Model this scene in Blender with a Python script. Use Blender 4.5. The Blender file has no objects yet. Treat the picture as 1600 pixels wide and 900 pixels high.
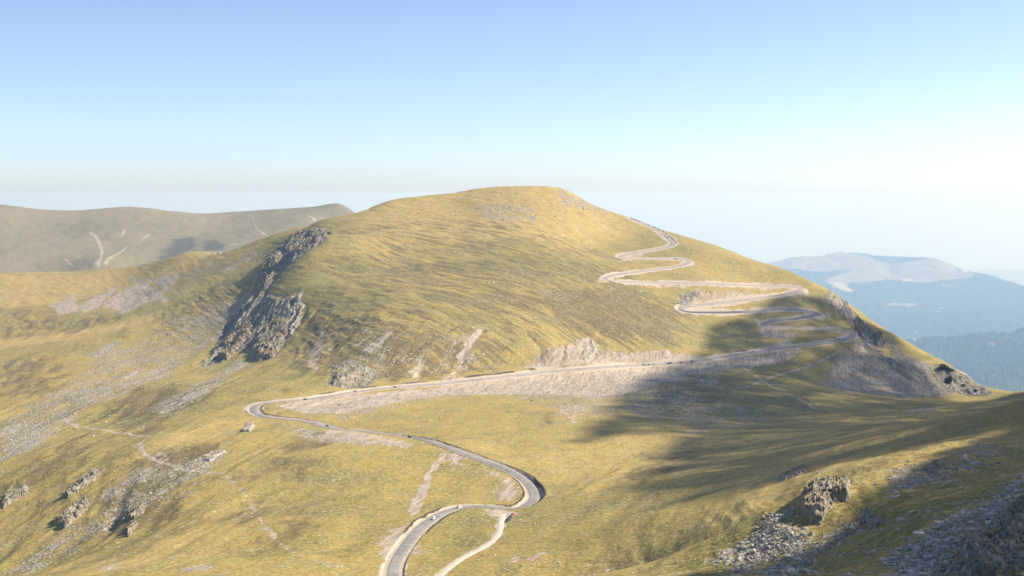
import bpy, bmesh, math, random
import numpy as np
from mathutils import Vector, Matrix

# ------------------------------------------------------------------ camera, sky, sun, exposure
sc = bpy.context.scene
COL = sc.collection
FOC = 2198.0                       # focal length in photo pixels (photo 1600 wide)
PITCH = math.atan((450 - 305) / FOC)
cam_d = bpy.data.cameras.new('camera')
cam_d.sensor_width = 36.0
cam_d.lens = 36.0 * FOC / 1600.0
cam_d.clip_start = 1.0
cam_d.clip_end = 200000.0
cam = bpy.data.objects.new('camera', cam_d)
cam.rotation_euler = (math.pi / 2 - PITCH, 0, 0)
COL.objects.link(cam)
sc.camera = cam

SUN_AZ, SUN_EL = math.radians(78), math.radians(39)      # azimuth to the right of the view direction (+Y)
LDIR = np.array([math.sin(SUN_AZ) * math.cos(SUN_EL), math.cos(SUN_AZ) * math.cos(SUN_EL), math.sin(SUN_EL)])
world = bpy.data.worlds.new('World')
sc.world = world
world.use_nodes = True
wn = world.node_tree
wn.nodes.clear()
wo = wn.nodes.new('ShaderNodeOutputWorld')
wb = wn.nodes.new('ShaderNodeBackground')
ws = wn.nodes.new('ShaderNodeTexSky')
ws.sky_type = 'NISHITA'
ws.sun_disc = False
ws.sun_elevation = SUN_EL
ws.sun_rotation = SUN_AZ
ws.altitude = 0
ws.air_density = 0.5
ws.dust_density = 0.6
ws.ozone_density = 1.0
wb.inputs['Strength'].default_value = 0.107
wt = wn.nodes.new('ShaderNodeMix'); wt.data_type = 'RGBA'; wt.blend_type = 'MULTIPLY'; wt.inputs[0].default_value = 1.0      # white balance of the sky light
wt.inputs[7].default_value = (1.0, 0.972, 0.96, 1.0)
wn.links.new(ws.outputs[0], wt.inputs[6]); wn.links.new(wt.outputs[2], wb.inputs[0])
wn.links.new(wb.outputs[0], wo.inputs[0])
sun_d = bpy.data.lights.new('sun', 'SUN')
sun_d.energy = 4.6
sun_d.angle = math.radians(0.7)
sun_d.color = (1.0, 0.895, 0.735)
sun = bpy.data.objects.new('sun', sun_d)
sun.rotation_euler = Vector(tuple(-LDIR)).to_track_quat('-Z', 'Y').to_euler()
COL.objects.link(sun)
sc.view_settings.view_transform = 'Standard'
sc.view_settings.look = 'None'
sc.view_settings.gamma = 1.0
sc.view_settings.use_curve_mapping = False
sc.view_settings.exposure = 0.95
HAZE_DENSITY = 0.45e-4
HAZE_COLOR = (0.37, 0.60, 0.95)
sc.cycles.use_denoising = True
sc.cycles.denoising_prefilter = 'ACCURATE'
sc.cycles.max_bounces = 4
sc.cycles.diffuse_bounces = 2
sc.cycles.volume_bounces = 1
sc.cycles.transparent_max_bounces = 4

# ------------------------------------------------------------------ tagging helpers
def tag(o, label, cat, group=None, kind=None):
    o['label'] = label
    o['category'] = cat
    if group: o['group'] = group
    if kind: o['kind'] = kind
    return o

def link_mesh(name, me, mat=None, parent=None):
    o = bpy.data.objects.new(name, me)
    COL.objects.link(o)
    if mat is not None: me.materials.append(mat)
    if parent is not None: o.parent = parent
    return o

def np_mesh(name, V, Fq, smooth=True):
    """mesh from an (n,3) vertex array and an (m,k) face array"""
    me = bpy.data.meshes.new(name)
    V = np.ascontiguousarray(V, np.float32); Fq = np.ascontiguousarray(Fq, np.int32)
    n, k = Fq.shape
    me.vertices.add(len(V)); me.vertices.foreach_set('co', V.ravel())
    me.loops.add(n * k); me.loops.foreach_set('vertex_index', Fq.ravel())
    me.polygons.add(n)
    me.polygons.foreach_set('loop_start', np.arange(0, n * k, k, dtype=np.int32))
    me.polygons.foreach_set('use_smooth', np.full(n, smooth))
    me.update(calc_edges=True)
    return me

def grid_faces(nr, nc):
    i = np.arange(nr * nc).reshape(nr, nc)
    return np.stack([i[:-1, :-1], i[:-1, 1:], i[1:, 1:], i[1:, :-1]], -1).reshape(-1, 4)

def add_attr(me, name, arr):
    a = me.color_attributes.new(name, 'FLOAT_COLOR', 'POINT')
    a.data.foreach_set('color', np.ascontiguousarray(arr, np.float32).ravel())

# ------------------------------------------------------------------ noise
_rs = np.random.RandomState(7)
_TAB = _rs.rand(256, 256).astype(np.float32)
def vn(x, y, seed=0):
    """smooth value noise, -1..1, about one feature per unit"""
    x = np.asarray(x, np.float64) + seed * 37.13; y = np.asarray(y, np.float64) + seed * 91.71
    xi = np.floor(x); yi = np.floor(y)
    a = (x - xi).astype(np.float32); b = (y - yi).astype(np.float32)
    a = a * a * (3 - 2 * a); b = b * b * (3 - 2 * b)
    i = xi.astype(np.int64) & 255; j = yi.astype(np.int64) & 255
    i1 = (i + 1) & 255; j1 = (j + 1) & 255
    v = (_TAB[j, i] * (1 - a) + _TAB[j, i1] * a) * (1 - b) + (_TAB[j1, i] * (1 - a) + _TAB[j1, i1] * a) * b
    return v * 2 - 1
def fbm(x, y, oct=4, seed=0, gain=0.5):
    s = 0; amp = 1.0; tot = 0
    for k in range(oct):
        c, d = math.cos(0.9 * k + .3), math.sin(0.9 * k + .3)
        s = s + amp * vn(x * c - y * d, x * d + y * c, seed + k * 3); tot += amp
        amp *= gain; x = x * 2.03; y = y * 2.03
    return s / tot
def ridged(x, y, oct=4, seed=0):
    s = 0; amp = 1.0; tot = 0
    for k in range(oct):
        c, d = math.cos(0.7 * k), math.sin(0.7 * k)
        s = s + amp * (1 - np.abs(vn(x * c - y * d, x * d + y * c, seed + k * 5))); tot += amp
        amp *= 0.5; x = x * 2.1; y = y * 2.1
    return s / tot
def sstep(a, b, x):
    t = np.clip((x - a) / (b - a), 0, 1)
    return t * t * (3 - 2 * t)

# ------------------------------------------------------------------ terrain base: thin plate spline through surveyed points (x, y, z, stiff)
SURVEY = '''-82,1800,-240.2,0;44,1920,-242.9,0;188,2050,-249.9,0;347,2170,-245.6,0;463,2250,-241.2,0;570,2330,-235.9,0;-185,1680,-237.3,0;-252,1570,-232.0,0;-275,1500,-229.9,0;-243,1430,-229.1,0;-177,1380,-229.4,0;-93,1270,-224.1,0;-26,1130,-219.3,0;19,1010,-215.7,0;-4,960,-216.3,0;-51,925,-212.7,0;-66,800,-208.3,0;-64,745,-204.4,0;46,2010,-206.3,0;51,2250,-148.4,0;46,2550,-86.8,0;38,2790,-31.6,0;-88,1930,-198.0,0;-101,2220,-146.5,0;-118,2600,-76.7,0;-129,2840,-25.7,0;-172,1880,-201.5,0;-201,2200,-145.1,0;-226,2480,-95.7,0;-251,2760,-50.1,0;195,2130,-218.6,0;213,2330,-175.0,0;189,2600,-112.2,0;205,2820,-70.4,0;317,2310,-215.8,0;339,2480,-152.3,0;361,2640,-113.9,0;433,2370,-221.4,0;463,2540,-167.6,0;516,2460,-196.0,0;-322,2620,-77.3,0;-287,2330,-132.4,0;-253,2050,-182.1,0;-218,1830,-221.4,0;-389,2850,-51.7,0;-332,2520,-68.6,0;-350,2400,-103.6,0;-342,2250,-148.4,0;-328,2180,-173.7,0;-288,2030,-208.3,0;-451,2680,-115.7,0;-447,2450,-161.6,0;-442,2250,-220.5,0;-443,2060,-246.4,0;-362,1980,-239.6,0;-304,1900,-225.5,0;-368,2180,-193.7,0;-484,2800,-120.8,0;-623,2850,-162.0,0;-575,2520,-200.8,0;-794,2900,-217.8,0;-926,2900,-231.1,0;-1088,2980,-251.1,0;-1186,3250,-221.8,0;-875,3200,-196.5,0;-652,2380,-233.3,0;-533,2120,-246.8,0;-704,2200,-256.1,0;-914,2500,-268.0,0;-740,2020,-272.3,0;-533,1450,-262.5,0;-424,1150,-261.7,0;-340,920,-252.5,0;-1233,3000,-266.6,0;-641,1550,-280.7,0;-408,980,-268.9,0;-203,800,-212.0,0;-278,860,-232.0,0;-483,1620,-255.8,0;-310,1350,-231.9,0;-333,1270,-230.0,0;-232,1120,-223.6,0;-298,1080,-235.7,0;-355,1100,-250.4,0;-458,1820,-245.4,0;-358,1560,-239.1,0;-164,890,-210.9,0;-105,755,-203.6,0;-145,1050,-219.4,0;-196,1220,-220.9,0;-365,1770,-238.6,0;-292,1680,-226.5,0;67,1470,-232.1,0;120,1310,-231.1,0;75,1090,-217.6,0;42,910,-207.1,0;33,725,-195.5,0;209,1520,-247.1,0;308,1680,-257.5,0;454,1800,-275.9,0;566,1900,-284.2,0;-68,1480,-233.7,0;0,1270,-224.1,0;-31,850,-209.3,0;-14,745,-200.9,0;0,1620,-240.8,0;160,1750,-252.1,0;261,1900,-256.2,0;659,2400,-279.4,0;497,2170,-272.6,0;599,2180,-298.9,0;365,1990,-263.7,0;707,2270,-303.9,0;724,2180,-306.0,0;593,2360,-253.0,0;566,2480,-220.3,0;198,860,-163.7,0;162,800,-159.7,0;127,690,-152.2,0;292,1060,-178.2,0;417,1300,-208.3,0;242,960,-169.4,0;145,900,-183.9,0;95,690,-163.5,0;558,1600,-243.8,0;578,1500,-223.0,0;111,492,-112.0,0;224,610,-110.5,0;129,350,-79.7,0;123,410,-93.3,0;87,290,-78.9,0;78,210,-57.1,0;90,390,-105.2,0;87,472,-122.9,0;82,590,-157.7,0;64,690,-187.7,0;153,350,-79.7,0;262,600,-108.6,0;148,520,-106.2,0;-1276,3500,-195.8,1;-1110,3480,-191.4,1;-943,3450,-182.5,1;-813,3370,-153.5,1;-706,3300,-134.3,1;-573,3150,-122.5,1;-504,3080,-104.1,1;-436,3000,-67.5,1;-382,2950,-69.5,1;-329,2900,-41.4,1;-266,2930,-15.7,1;-202,2960,-4.7,1;-135,2980,3.5,1;-68,2990,14.6,1;0,3000,17.3,1;68,3000,15.7,1;109,2990,12.6,1;135,2980,1.9,1;176,2980,-24.0,1;217,2980,-40.2,1;250,2970,-54.0,1;293,2930,-67.9,1;341,2880,-83.2,1;389,2850,-104.9,1;446,2800,-122.5,1;497,2730,-145.7,1;537,2680,-151.2,1;566,2640,-165.6,1;593,2600,-178.8,1;622,2570,-202.1,1;650,2540,-225.2,1;677,2510,-243.3,1;706,2450,-263.3,1;733,2390,-278.7,1;751,2310,-293.7,1;761,2230,-305.1,1;626,1950,-289.9,1;688,2030,-300.4,1;729,2080,-304.7,1;770,2100,-296.3,1;845,2050,-275.7,1;110,512,-109.6,1;117,520,-107.8,1;135,545,-108.2,1;182,640,-116.9,1;222,690,-121.6,1;312,850,-137.8,1;400,950,-129.5,1;-1337,3669,-271.4,0;-1447,3970,-405.8,0;-1165,3651,-267.0,0;-1262,3956,-401.4,0;-990,3624,-258.1,0;-1075,3932,-392.5,0;-855,3545,-229.1,0;-931,3856,-363.5,0;-744,3476,-209.9,0;-811,3789,-344.3,0;-606,3327,-198.1,0;-663,3642,-332.5,0;-533,3258,-179.7,0;-585,3573,-314.1,0;-462,3178,-143.1,0;-508,3495,-277.5,0;-405,3129,-145.1,0;-446,3446,-279.5,0;-350,3079,-117.0,0;-386,3397,-251.4,0;-282,3109,-91.3,0;-311,3428,-225.7,0;-214,3140,-80.3,0;-236,3459,-214.7,0;-143,3160,-72.1,0;-158,3479,-206.5,0;-72,3170,-61.0,0;-79,3490,-195.4,0;0,3180,-58.3,0;0,3500,-192.7,0;72,3180,-59.9,0;79,3500,-194.3,0;115,3170,-63.0,0;127,3490,-197.4,0;143,3160,-73.7,0;158,3479,-208.1,0;187,3160,-99.6,0;205,3479,-234.0,0;230,3160,-115.8,0;253,3479,-250.2,0;265,3149,-129.6,0;292,3468,-264.0,0;311,3109,-193.9,0;343,3428,-417.9,0;362,3059,-209.2,0;399,3377,-433.2,0;413,3028,-230.9,0;457,3345,-454.9,0;474,2978,-248.5,0;525,3294,-472.5,0;530,2907,-271.7,0;587,3222,-495.7,0;573,2856,-277.2,0;636,3170,-501.2,0;603,2816,-291.6,0;670,3129,-515.6,0;633,2775,-304.8,0;704,3087,-528.8,0;664,2745,-328.1,0;739,3056,-552.1,0;694,2714,-351.2,0;774,3024,-575.2,0;724,2684,-369.3,0;807,2993,-593.3,0;756,2623,-362.3,0;844,2930,-538.3,0;785,2562,-377.7,0;879,2868,-553.7,0;807,2481,-392.7,0;905,2786,-568.7,0;819,2400,-404.1,0;923,2703,-580.1,0;838,2391,-486.2,0;928,2646,-634.7,0;839,2288,-406.3,0;942,2569,-571.3,0;921,2235,-385.7,0;1036,2512,-550.7,0;0,6,-2.2,0;0,60,-24.0,0;0,150,-48.0,0;0,350,-100.0,0;0,520,-147.0,0;-150,100,-70.0,0;150,100,-30.0,0;-200,350,-160.0,0;-350,600,-200.0,0;60,200,-58.0,0;120,300,-88.0,0;-60,600,-176.0,0;100,0,10.0,0;-100,0,-30.0,0;0,-80,10.0,0'''
def tps_kern(r2): return np.where(r2 > 1e-12, 0.5 * r2 * np.log(np.maximum(r2, 1e-12)), 0)
def tps_fit(P, lam):
    n = len(P); A = P[:, :2] / 1000
    K = tps_kern(((A[:, None] - A[None]) ** 2).sum(-1)) + np.diag(lam)
    Q = np.c_[np.ones(n), A]; M = np.zeros((n + 3, n + 3))
    M[:n, :n] = K; M[:n, n:] = Q; M[n:, :n] = Q.T
    return A, np.linalg.solve(M, np.r_[P[:, 2], 0, 0, 0])
def tps_eval(fs, X, Y):
    A, s = fs; sh = X.shape; x = X.ravel() / 1000; y = Y.ravel() / 1000; out = np.empty(x.size)
    for i in range(0, x.size, 20000):
        r2 = (x[i:i + 20000, None] - A[:, 0]) ** 2 + (y[i:i + 20000, None] - A[:, 1]) ** 2
        out[i:i + 20000] = tps_kern(r2) @ s[:-3] + s[-3] + s[-2] * x[i:i + 20000] + s[-1] * y[i:i + 20000]
    return out.reshape(sh)
_p = np.array([[float(v) for v in q.split(',')] for q in SURVEY.split(';')])
GX0, GX1, GY0, GY1, GS = -1900, 1900, -200, 4600, 8.0
gx = np.arange(GX0, GX1 + 1, GS); gy = np.arange(GY0, GY1 + 1, GS)
H = tps_eval(tps_fit(_p[:, :3], np.where(_p[:, 3] > 0, 3e-5, 2e-4)), *np.meshgrid(gx, gy))
def bil(G, x, y, x0=GX0, y0=GY0, s=GS):
    u = np.clip((x - x0) / s, 0, G.shape[1] - 1.001); v = np.clip((y - y0) / s, 0, G.shape[0] - 1.001)
    i = u.astype(int); j = v.astype(int); a = u - i; b = v - j
    return (G[j, i] * (1 - a) + G[j, i + 1] * a) * (1 - b) + (G[j + 1, i] * (1 - a) + G[j + 1, i + 1] * a) * b
def base(x, y): return bil(H, np.asarray(x, float), np.asarray(y, float))

CP, SP = math.cos(PITCH), math.sin(PITCH)
def ray(px, py):
    a = (np.asarray(px, float) - 800) / FOC; b = (450 - np.asarray(py, float)) / FOC
    return np.stack([a, CP + b * SP, -SP + b * CP], -1)
def survey(pts, dmax=4400, dmin=120):
    """where the sight line through a photo point meets the ground (plan x, y); past a crest: the crest itself"""
    pts = np.asarray(pts, float); d = ray(pts[:, 0], pts[:, 1])
    t = dmin * 1.003 ** np.arange(int(math.log(dmax / dmin) / math.log(1.003)) + 1)
    P = d[:, None, :] * t[None, :, None]
    gap = P[..., 2] - base(P[..., 0], P[..., 1])
    out = np.empty((len(pts), 2))
    for k in range(len(pts)):
        w = np.where(gap[k] < 0)[0]
        if len(w):
            j = w[0]
            if j > 0:
                f = gap[k, j - 1] / (gap[k, j - 1] - gap[k, j]); out[k] = (P[k, j - 1] * (1 - f) + P[k, j] * f)[:2]
            else: out[k] = P[k, j, :2]
        else:
            j = (gap[k] / t).argmin(); out[k] = P[k, j, :2]
    return out
def unp(px, py, D):
    d = ray(px, py); return d * (np.asarray(D, float) / d[..., 1])[..., None]

def catmull(P, n=8, closed=False):
    P = np.asarray(P, float); out = []
    Q = np.r_[[2 * P[0] - P[1]], P, [2 * P[-1] - P[-2]]]
    t = np.linspace(0, 1, n, endpoint=False)[:, None]
    for k in range(1, len(Q) - 2):
        a, b, c, d = Q[k - 1:k + 3]
        out.append(0.5 * (2 * b + (c - a) * t + (2 * a - 5 * b + 4 * c - d) * t ** 2 + (3 * b - a - 3 * c + d) * t ** 3))
    return np.r_[np.concatenate(out), P[-1:]]
def resample(P, step):
    s = np.r_[0, np.cumsum(np.hypot(*np.diff(P[:, :2], axis=0).T))]
    u = np.arange(0, s[-1], step)
    return np.stack([np.interp(u, s, P[:, k]) for k in range(P.shape[1])], 1)
def gsmooth(v, sig):
    if sig < .3: return v
    r = int(3 * sig) + 1; k = np.exp(-.5 * (np.arange(-r, r + 1) / sig) ** 2); k /= k.sum()
    pad = np.r_[2 * v[0] - v[1:r + 1][::-1], v, 2 * v[-1] - v[-r - 1:-1][::-1]]
    return np.convolve(pad, k, 'valid')

# ------------------------------------------------------------------ roads: trace, level, carve
ROAD_PX = [(612,912),(613,898),(615,884),(622,868),(634,850),(648,832),(668,813),(690,800),(715,792),(740,789),(765,790),(785,793),(805,793),(822,787),(833,777),(834,766),(825,752),(808,740),(785,729),(755,718),(725,707),(695,696),(660,685),(625,680),(590,676),(560,672),(535,671),(515,667),(495,661),(470,656),(440,653),(415,650),(400,645),(396,638),(403,631),(420,628),(445,626),(480,623),(520,617),(560,611),(600,606),(650,602),(700,598),(750,592),(800,587),(850,581),(900,577),(950,573),(1000,570),(1050,567),(1100,562),(1150,554),(1200,547),(1250,540),(1290,535),(1318,530),(1333,525),(1330,519),(1310,516),(1270,513),(1230,512),(1205,512),(1192,509),(1198,503),(1230,499),(1258,496),(1277,491),(1274,487),(1250,484),(1215,483),(1180,486),(1140,488),(1100,488),(1075,488),(1062,483),(1075,478),(1110,475),(1160,469),(1205,463),(1238,457),(1254,452),(1245,448),(1215,447),(1150,445),(1100,443),(1050,442),(1000,441),(960,439),(944,435),(962,429),(1000,424),(1040,419),(1068,414),(1077,408),(1062,405),(1030,405),(1000,404),(972,403),(976,398),(1010,392),(1038,387),(1052,382),(1048,375),(1038,367),(1026,359),(1010,352),(995,346),(982,341)]
TRACK_PX = [(788,799),(783,815),(781,828),(772,843),(752,857),(728,869),(708,882),(690,897),(676,910)]
def trace(px, step=2.0, sm=5.0, zsm=22.0):
    q = survey(catmull(px, 6))
    q = resample(q, step)
    q = np.stack([gsmooth(q[:, 0], sm / step), gsmooth(q[:, 1], sm / step)], 1)
    q = resample(q, step)
    z = gsmooth(base(q[:, 0], q[:, 1]), zsm / step)
    return np.c_[q, z]
ROAD = trace(ROAD_PX)
_cut = 1.0 + 1.6 * np.exp(-((ROAD[:, 0] - 12) ** 2 + (ROAD[:, 1] - 1040) ** 2) / 60 ** 2)      # the road is dug in, deepest at the bend
ROAD[:, 2] -= _cut * (1 - sstep(2100, 2300, ROAD[:, 1]))
TRACK = trace(TRACK_PX, zsm=10)
CS = 2.0                                        # raster of the carve, metres
cnx, cny = int((GX1 - GX0) / CS) + 1, int((GY1 - GY0) / CS) + 1
RD = np.full((cny, cnx), 99.0, np.float32); RZ = np.zeros((cny, cnx), np.float32)
RW = np.full((cny, cnx), 5.0, np.float32); RT = np.zeros((cny, cnx), np.float32)
def stamp(path, hw, tilt, R=44):
    for (x, y, z), h, t in zip(path, hw, tilt):
        i0 = max(int((x - R - GX0) / CS), 0); i1 = min(int((x + R - GX0) / CS) + 1, cnx)
        j0 = max(int((y - R - GY0) / CS), 0); j1 = min(int((y + R - GY0) / CS) + 1, cny)
        if i1 <= i0 or j1 <= j0: continue
        X = GX0 + np.arange(i0, i1) * CS; Y = GY0 + np.arange(j0, j1) * CS
        d = np.hypot(X[None] - x, Y[:, None] - y).astype(np.float32)
        old = RD[j0:j1, i0:i1]; m = d < old
        old[m] = d[m]; RZ[j0:j1, i0:i1][m] = z; RW[j0:j1, i0:i1][m] = h; RT[j0:j1, i0:i1][m] = t
far = sstep(1250, 1900, ROAD[:, 1])             # the far stretches lie on the steep dome: wider bench, some cross fall
ROAD_W = 3.7 + 1.6 * far + 2.2 * sstep(2650, 2750, ROAD[:, 1])
ROAD_T = 0.10 + 0.46 * far
stamp(ROAD, ROAD_W + 2.2, ROAD_T)
stamp(TRACK, np.full(len(TRACK), 2.6), np.full(len(TRACK), .5))
FLAT = 1 - sstep(6, 34, RD)
# ------------------------------------------------------------------ surface masks, painted on plan rasters from traced outlines
MS = 3.0
mnx, mny = int((GX1 - GX0) / MS) + 1, int((GY1 - GY0) / MS) + 1
MASK = {k: np.zeros((mny, mnx), np.float32) for k in ('rock', 'scree', 'dirt', 'green', 'straw', 'heath', 'gully', 'cut')}
def sdf(poly, X, Y):
    """signed distance to a plan polygon, negative inside"""
    n = len(poly); d = np.full(X.shape, 1e18); ins = np.zeros(X.shape, bool)
    for k in range(n):
        a = poly[k]; b = poly[(k + 1) % n]; e = b - a; L = max(float(e @ e), 1e-9)
        t = np.clip(((X - a[0]) * e[0] + (Y - a[1]) * e[1]) / L, 0, 1)
        d = np.minimum(d, (X - a[0] - t * e[0]) ** 2 + (Y - a[1] - t * e[1]) ** 2)
        c = (a[1] > Y) != (b[1] > Y)
        if abs(e[1]) > 1e-9: ins ^= c & (X < a[0] + e[0] * (Y - a[1]) / e[1])
    d = np.sqrt(d); return np.where(ins, -d, d)
def window(lo, hi, s):
    i0 = max(int((lo[0] - GX0) / s), 0); i1 = int((hi[0] - GX0) / s) + 2
    j0 = max(int((lo[1] - GY0) / s), 0); j1 = int((hi[1] - GY0) / s) + 2
    return i0, i1, j0, j1
def paint(key, px, val=1.0, feather=10.0, dmax=4400):
    poly = survey(px, dmax)
    M = MASK[key]; pad = feather * 2
    i0, i1, j0, j1 = window(poly.min(0) - pad, poly.max(0) + pad, MS); i1 = min(i1, mnx); j1 = min(j1, mny)
    if i1 <= i0 or j1 <= j0: return
    X, Y = np.meshgrid(GX0 + np.arange(i0, i1) * MS, GY0 + np.arange(j0, j1) * MS)
    d = sdf(poly, X, Y) + feather * .8 * fbm(X / (feather * 2.2), Y / (feather * 2.2), 3, seed=len(px))
    v = val * (1 - sstep(-feather, feather, d)).astype(np.float32)
    M[j0:j1, i0:i1] = np.maximum(M[j0:j1, i0:i1], v)
def paint_line(key, px, width, val=1.0, feather=1.5, dmax=4400):
    q = resample(survey(catmull(px, 5), dmax), 2.0); M = MASK[key]
    i0, i1, j0, j1 = window(q.min(0) - width * 3, q.max(0) + width * 3, MS)
    D = np.full((j1 - j0, i1 - i0), 1e9)
    X = GX0 + np.arange(i0, i1) * MS; Y = GY0 + np.arange(j0, j1) * MS
    for x, y in q: D = np.minimum(D, (X[None] - x) ** 2 + (Y[:, None] - y) ** 2)
    v = val * (1 - sstep(width * .5, width * .5 + feather, np.sqrt(D))).astype(np.float32)
    h, w = M[j0:j1, i0:i1].shape
    M[j0:j1, i0:i1] = np.maximum(M[j0:j1, i0:i1], v[:h, :w])

# bare rock
for p in ([(516,358),(476,362),(438,385),(402,432),(395,462),(412,460),(440,425),(470,398),(508,376)],
          [(412,450),(385,470),(350,505),(325,560),(312,575),(335,572),(360,560),(385,545),(400,568),(430,558),(452,530),(466,500),(470,470),(462,458),(440,470)]):
    paint('rock', p, 1.0, 9)
paint('rock', [(512,600),(520,575),(545,565),(575,570),(590,590),(575,603),(545,608),(520,606)], 1.0, 6)
paint('rock', [(1320,470),(1345,500),(1385,532),(1380,545),(1345,530),(1318,498),(1285,465),(1300,458)], .75, 9)
paint('rock', [(1345,520),(1375,545),(1420,580),(1445,605),(1425,600),(1385,570),(1350,545)], .6, 8)
paint('rock', [(1462,566),(1500,580),(1525,595),(1556,616),(1525,618),(1480,612),(1462,592)], .75, 9)
paint('rock', [(1050,478),(1060,462),(1080,456),(1100,458),(1085,470),(1062,482)], .5, 8)
# scree and stone fields
for p, v in (([(395,450),(330,480),(260,505),(200,540),(170,548),(120,580),(90,610),(0,650),(0,715),(60,700),(130,640),(210,610),(290,570),(330,540),(370,490)], .44),
             ([(0,672),(60,655),(85,680),(50,705),(0,722)], .72), ([(130,555),(185,530),(190,540),(150,560)], .8),
             ([(230,640),(330,590),(370,560),(390,570),(330,610),(260,650)], .62), ([(90,625),(110,608),(180,598),(185,612),(120,640)], .66),
             ([(20,890),(60,860),(120,820),(140,830),(70,880),(40,895)], .66), ([(0,850),(60,810),(85,795),(60,820),(0,865)], .6),
             ([(200,770),(280,760),(300,780),(240,800),(160,830),(100,870),(90,850)], .46),
             ([(290,720),(350,700),(360,705),(330,740),(300,760),(230,770),(215,750)], .5), ([(130,790),(200,740),(260,715),(250,740),(180,785)], .5),
             ([(1130,862),(1180,810),(1240,785),(1250,795),(1240,840),(1200,870),(1150,892)], .85),
             ([(1180,900),(1200,875),(1240,860),(1260,870),(1240,900)], .62),
             ([(1378,902),(1420,850),(1480,815),(1540,780),(1600,740),(1602,768),(1560,800),(1500,840),(1450,902)], .8),
             ([(1240,870),(1290,835),(1350,795),(1390,775),(1370,792),(1310,845),(1265,885)], .5),
             ([(1340,760),(1420,725),(1530,690),(1600,690),(1600,720),(1450,760),(1380,790)], .34),
             ([(1310,556),(1370,540),(1420,580),(1500,612),(1400,620),(1330,612),(1280,600)], .8),
             ([(1390,527),(1450,567),(1480,610),(1440,612),(1400,570)], .82),
             ([(1000,612),(1060,600),(1100,620),(1090,655),(1000,655),(960,640)], .42), ([(1090,625),(1200,640),(1190,665),(1050,690),(1050,670)], .34),
             ([(1085,585),(1130,572),(1120,605),(1095,610)], .55), ([(1215,742),(1262,730),(1260,740),(1225,752)], .7),
             ([(1420,640),(1455,632),(1460,642),(1430,648)], .6),
             ([(740,322),(830,320),(845,345),(760,348)], .40), ([(868,297),(960,330),(945,337),(880,318)], .5),
             ([(80,490),(75,470),(130,450),(210,438),(280,428),(400,392),(425,392),(330,440),(260,470),(180,487)], .24),
             ([(680,530),(730,520),(750,560),(720,590),(680,585)], .36), ([(560,520),(620,510),(640,560),(580,585),(560,560)], .34),
             ([(430,640),(560,624),(700,610),(850,595),(1000,581),(1120,566),(1110,580),(1050,605),(1000,640),(950,650),(880,662),(860,640),(800,618),(700,622),(600,642),(540,658),(500,648)], .40),
             ([(420,660),(480,672),(560,688),(640,695),(630,700),(560,698),(500,690),(430,668)], .55),
             ([(1360,880),(1300,860),(1290,830),(1340,830),(1400,850)], .3)):
    paint('scree', p, v * .93, 11)
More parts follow.
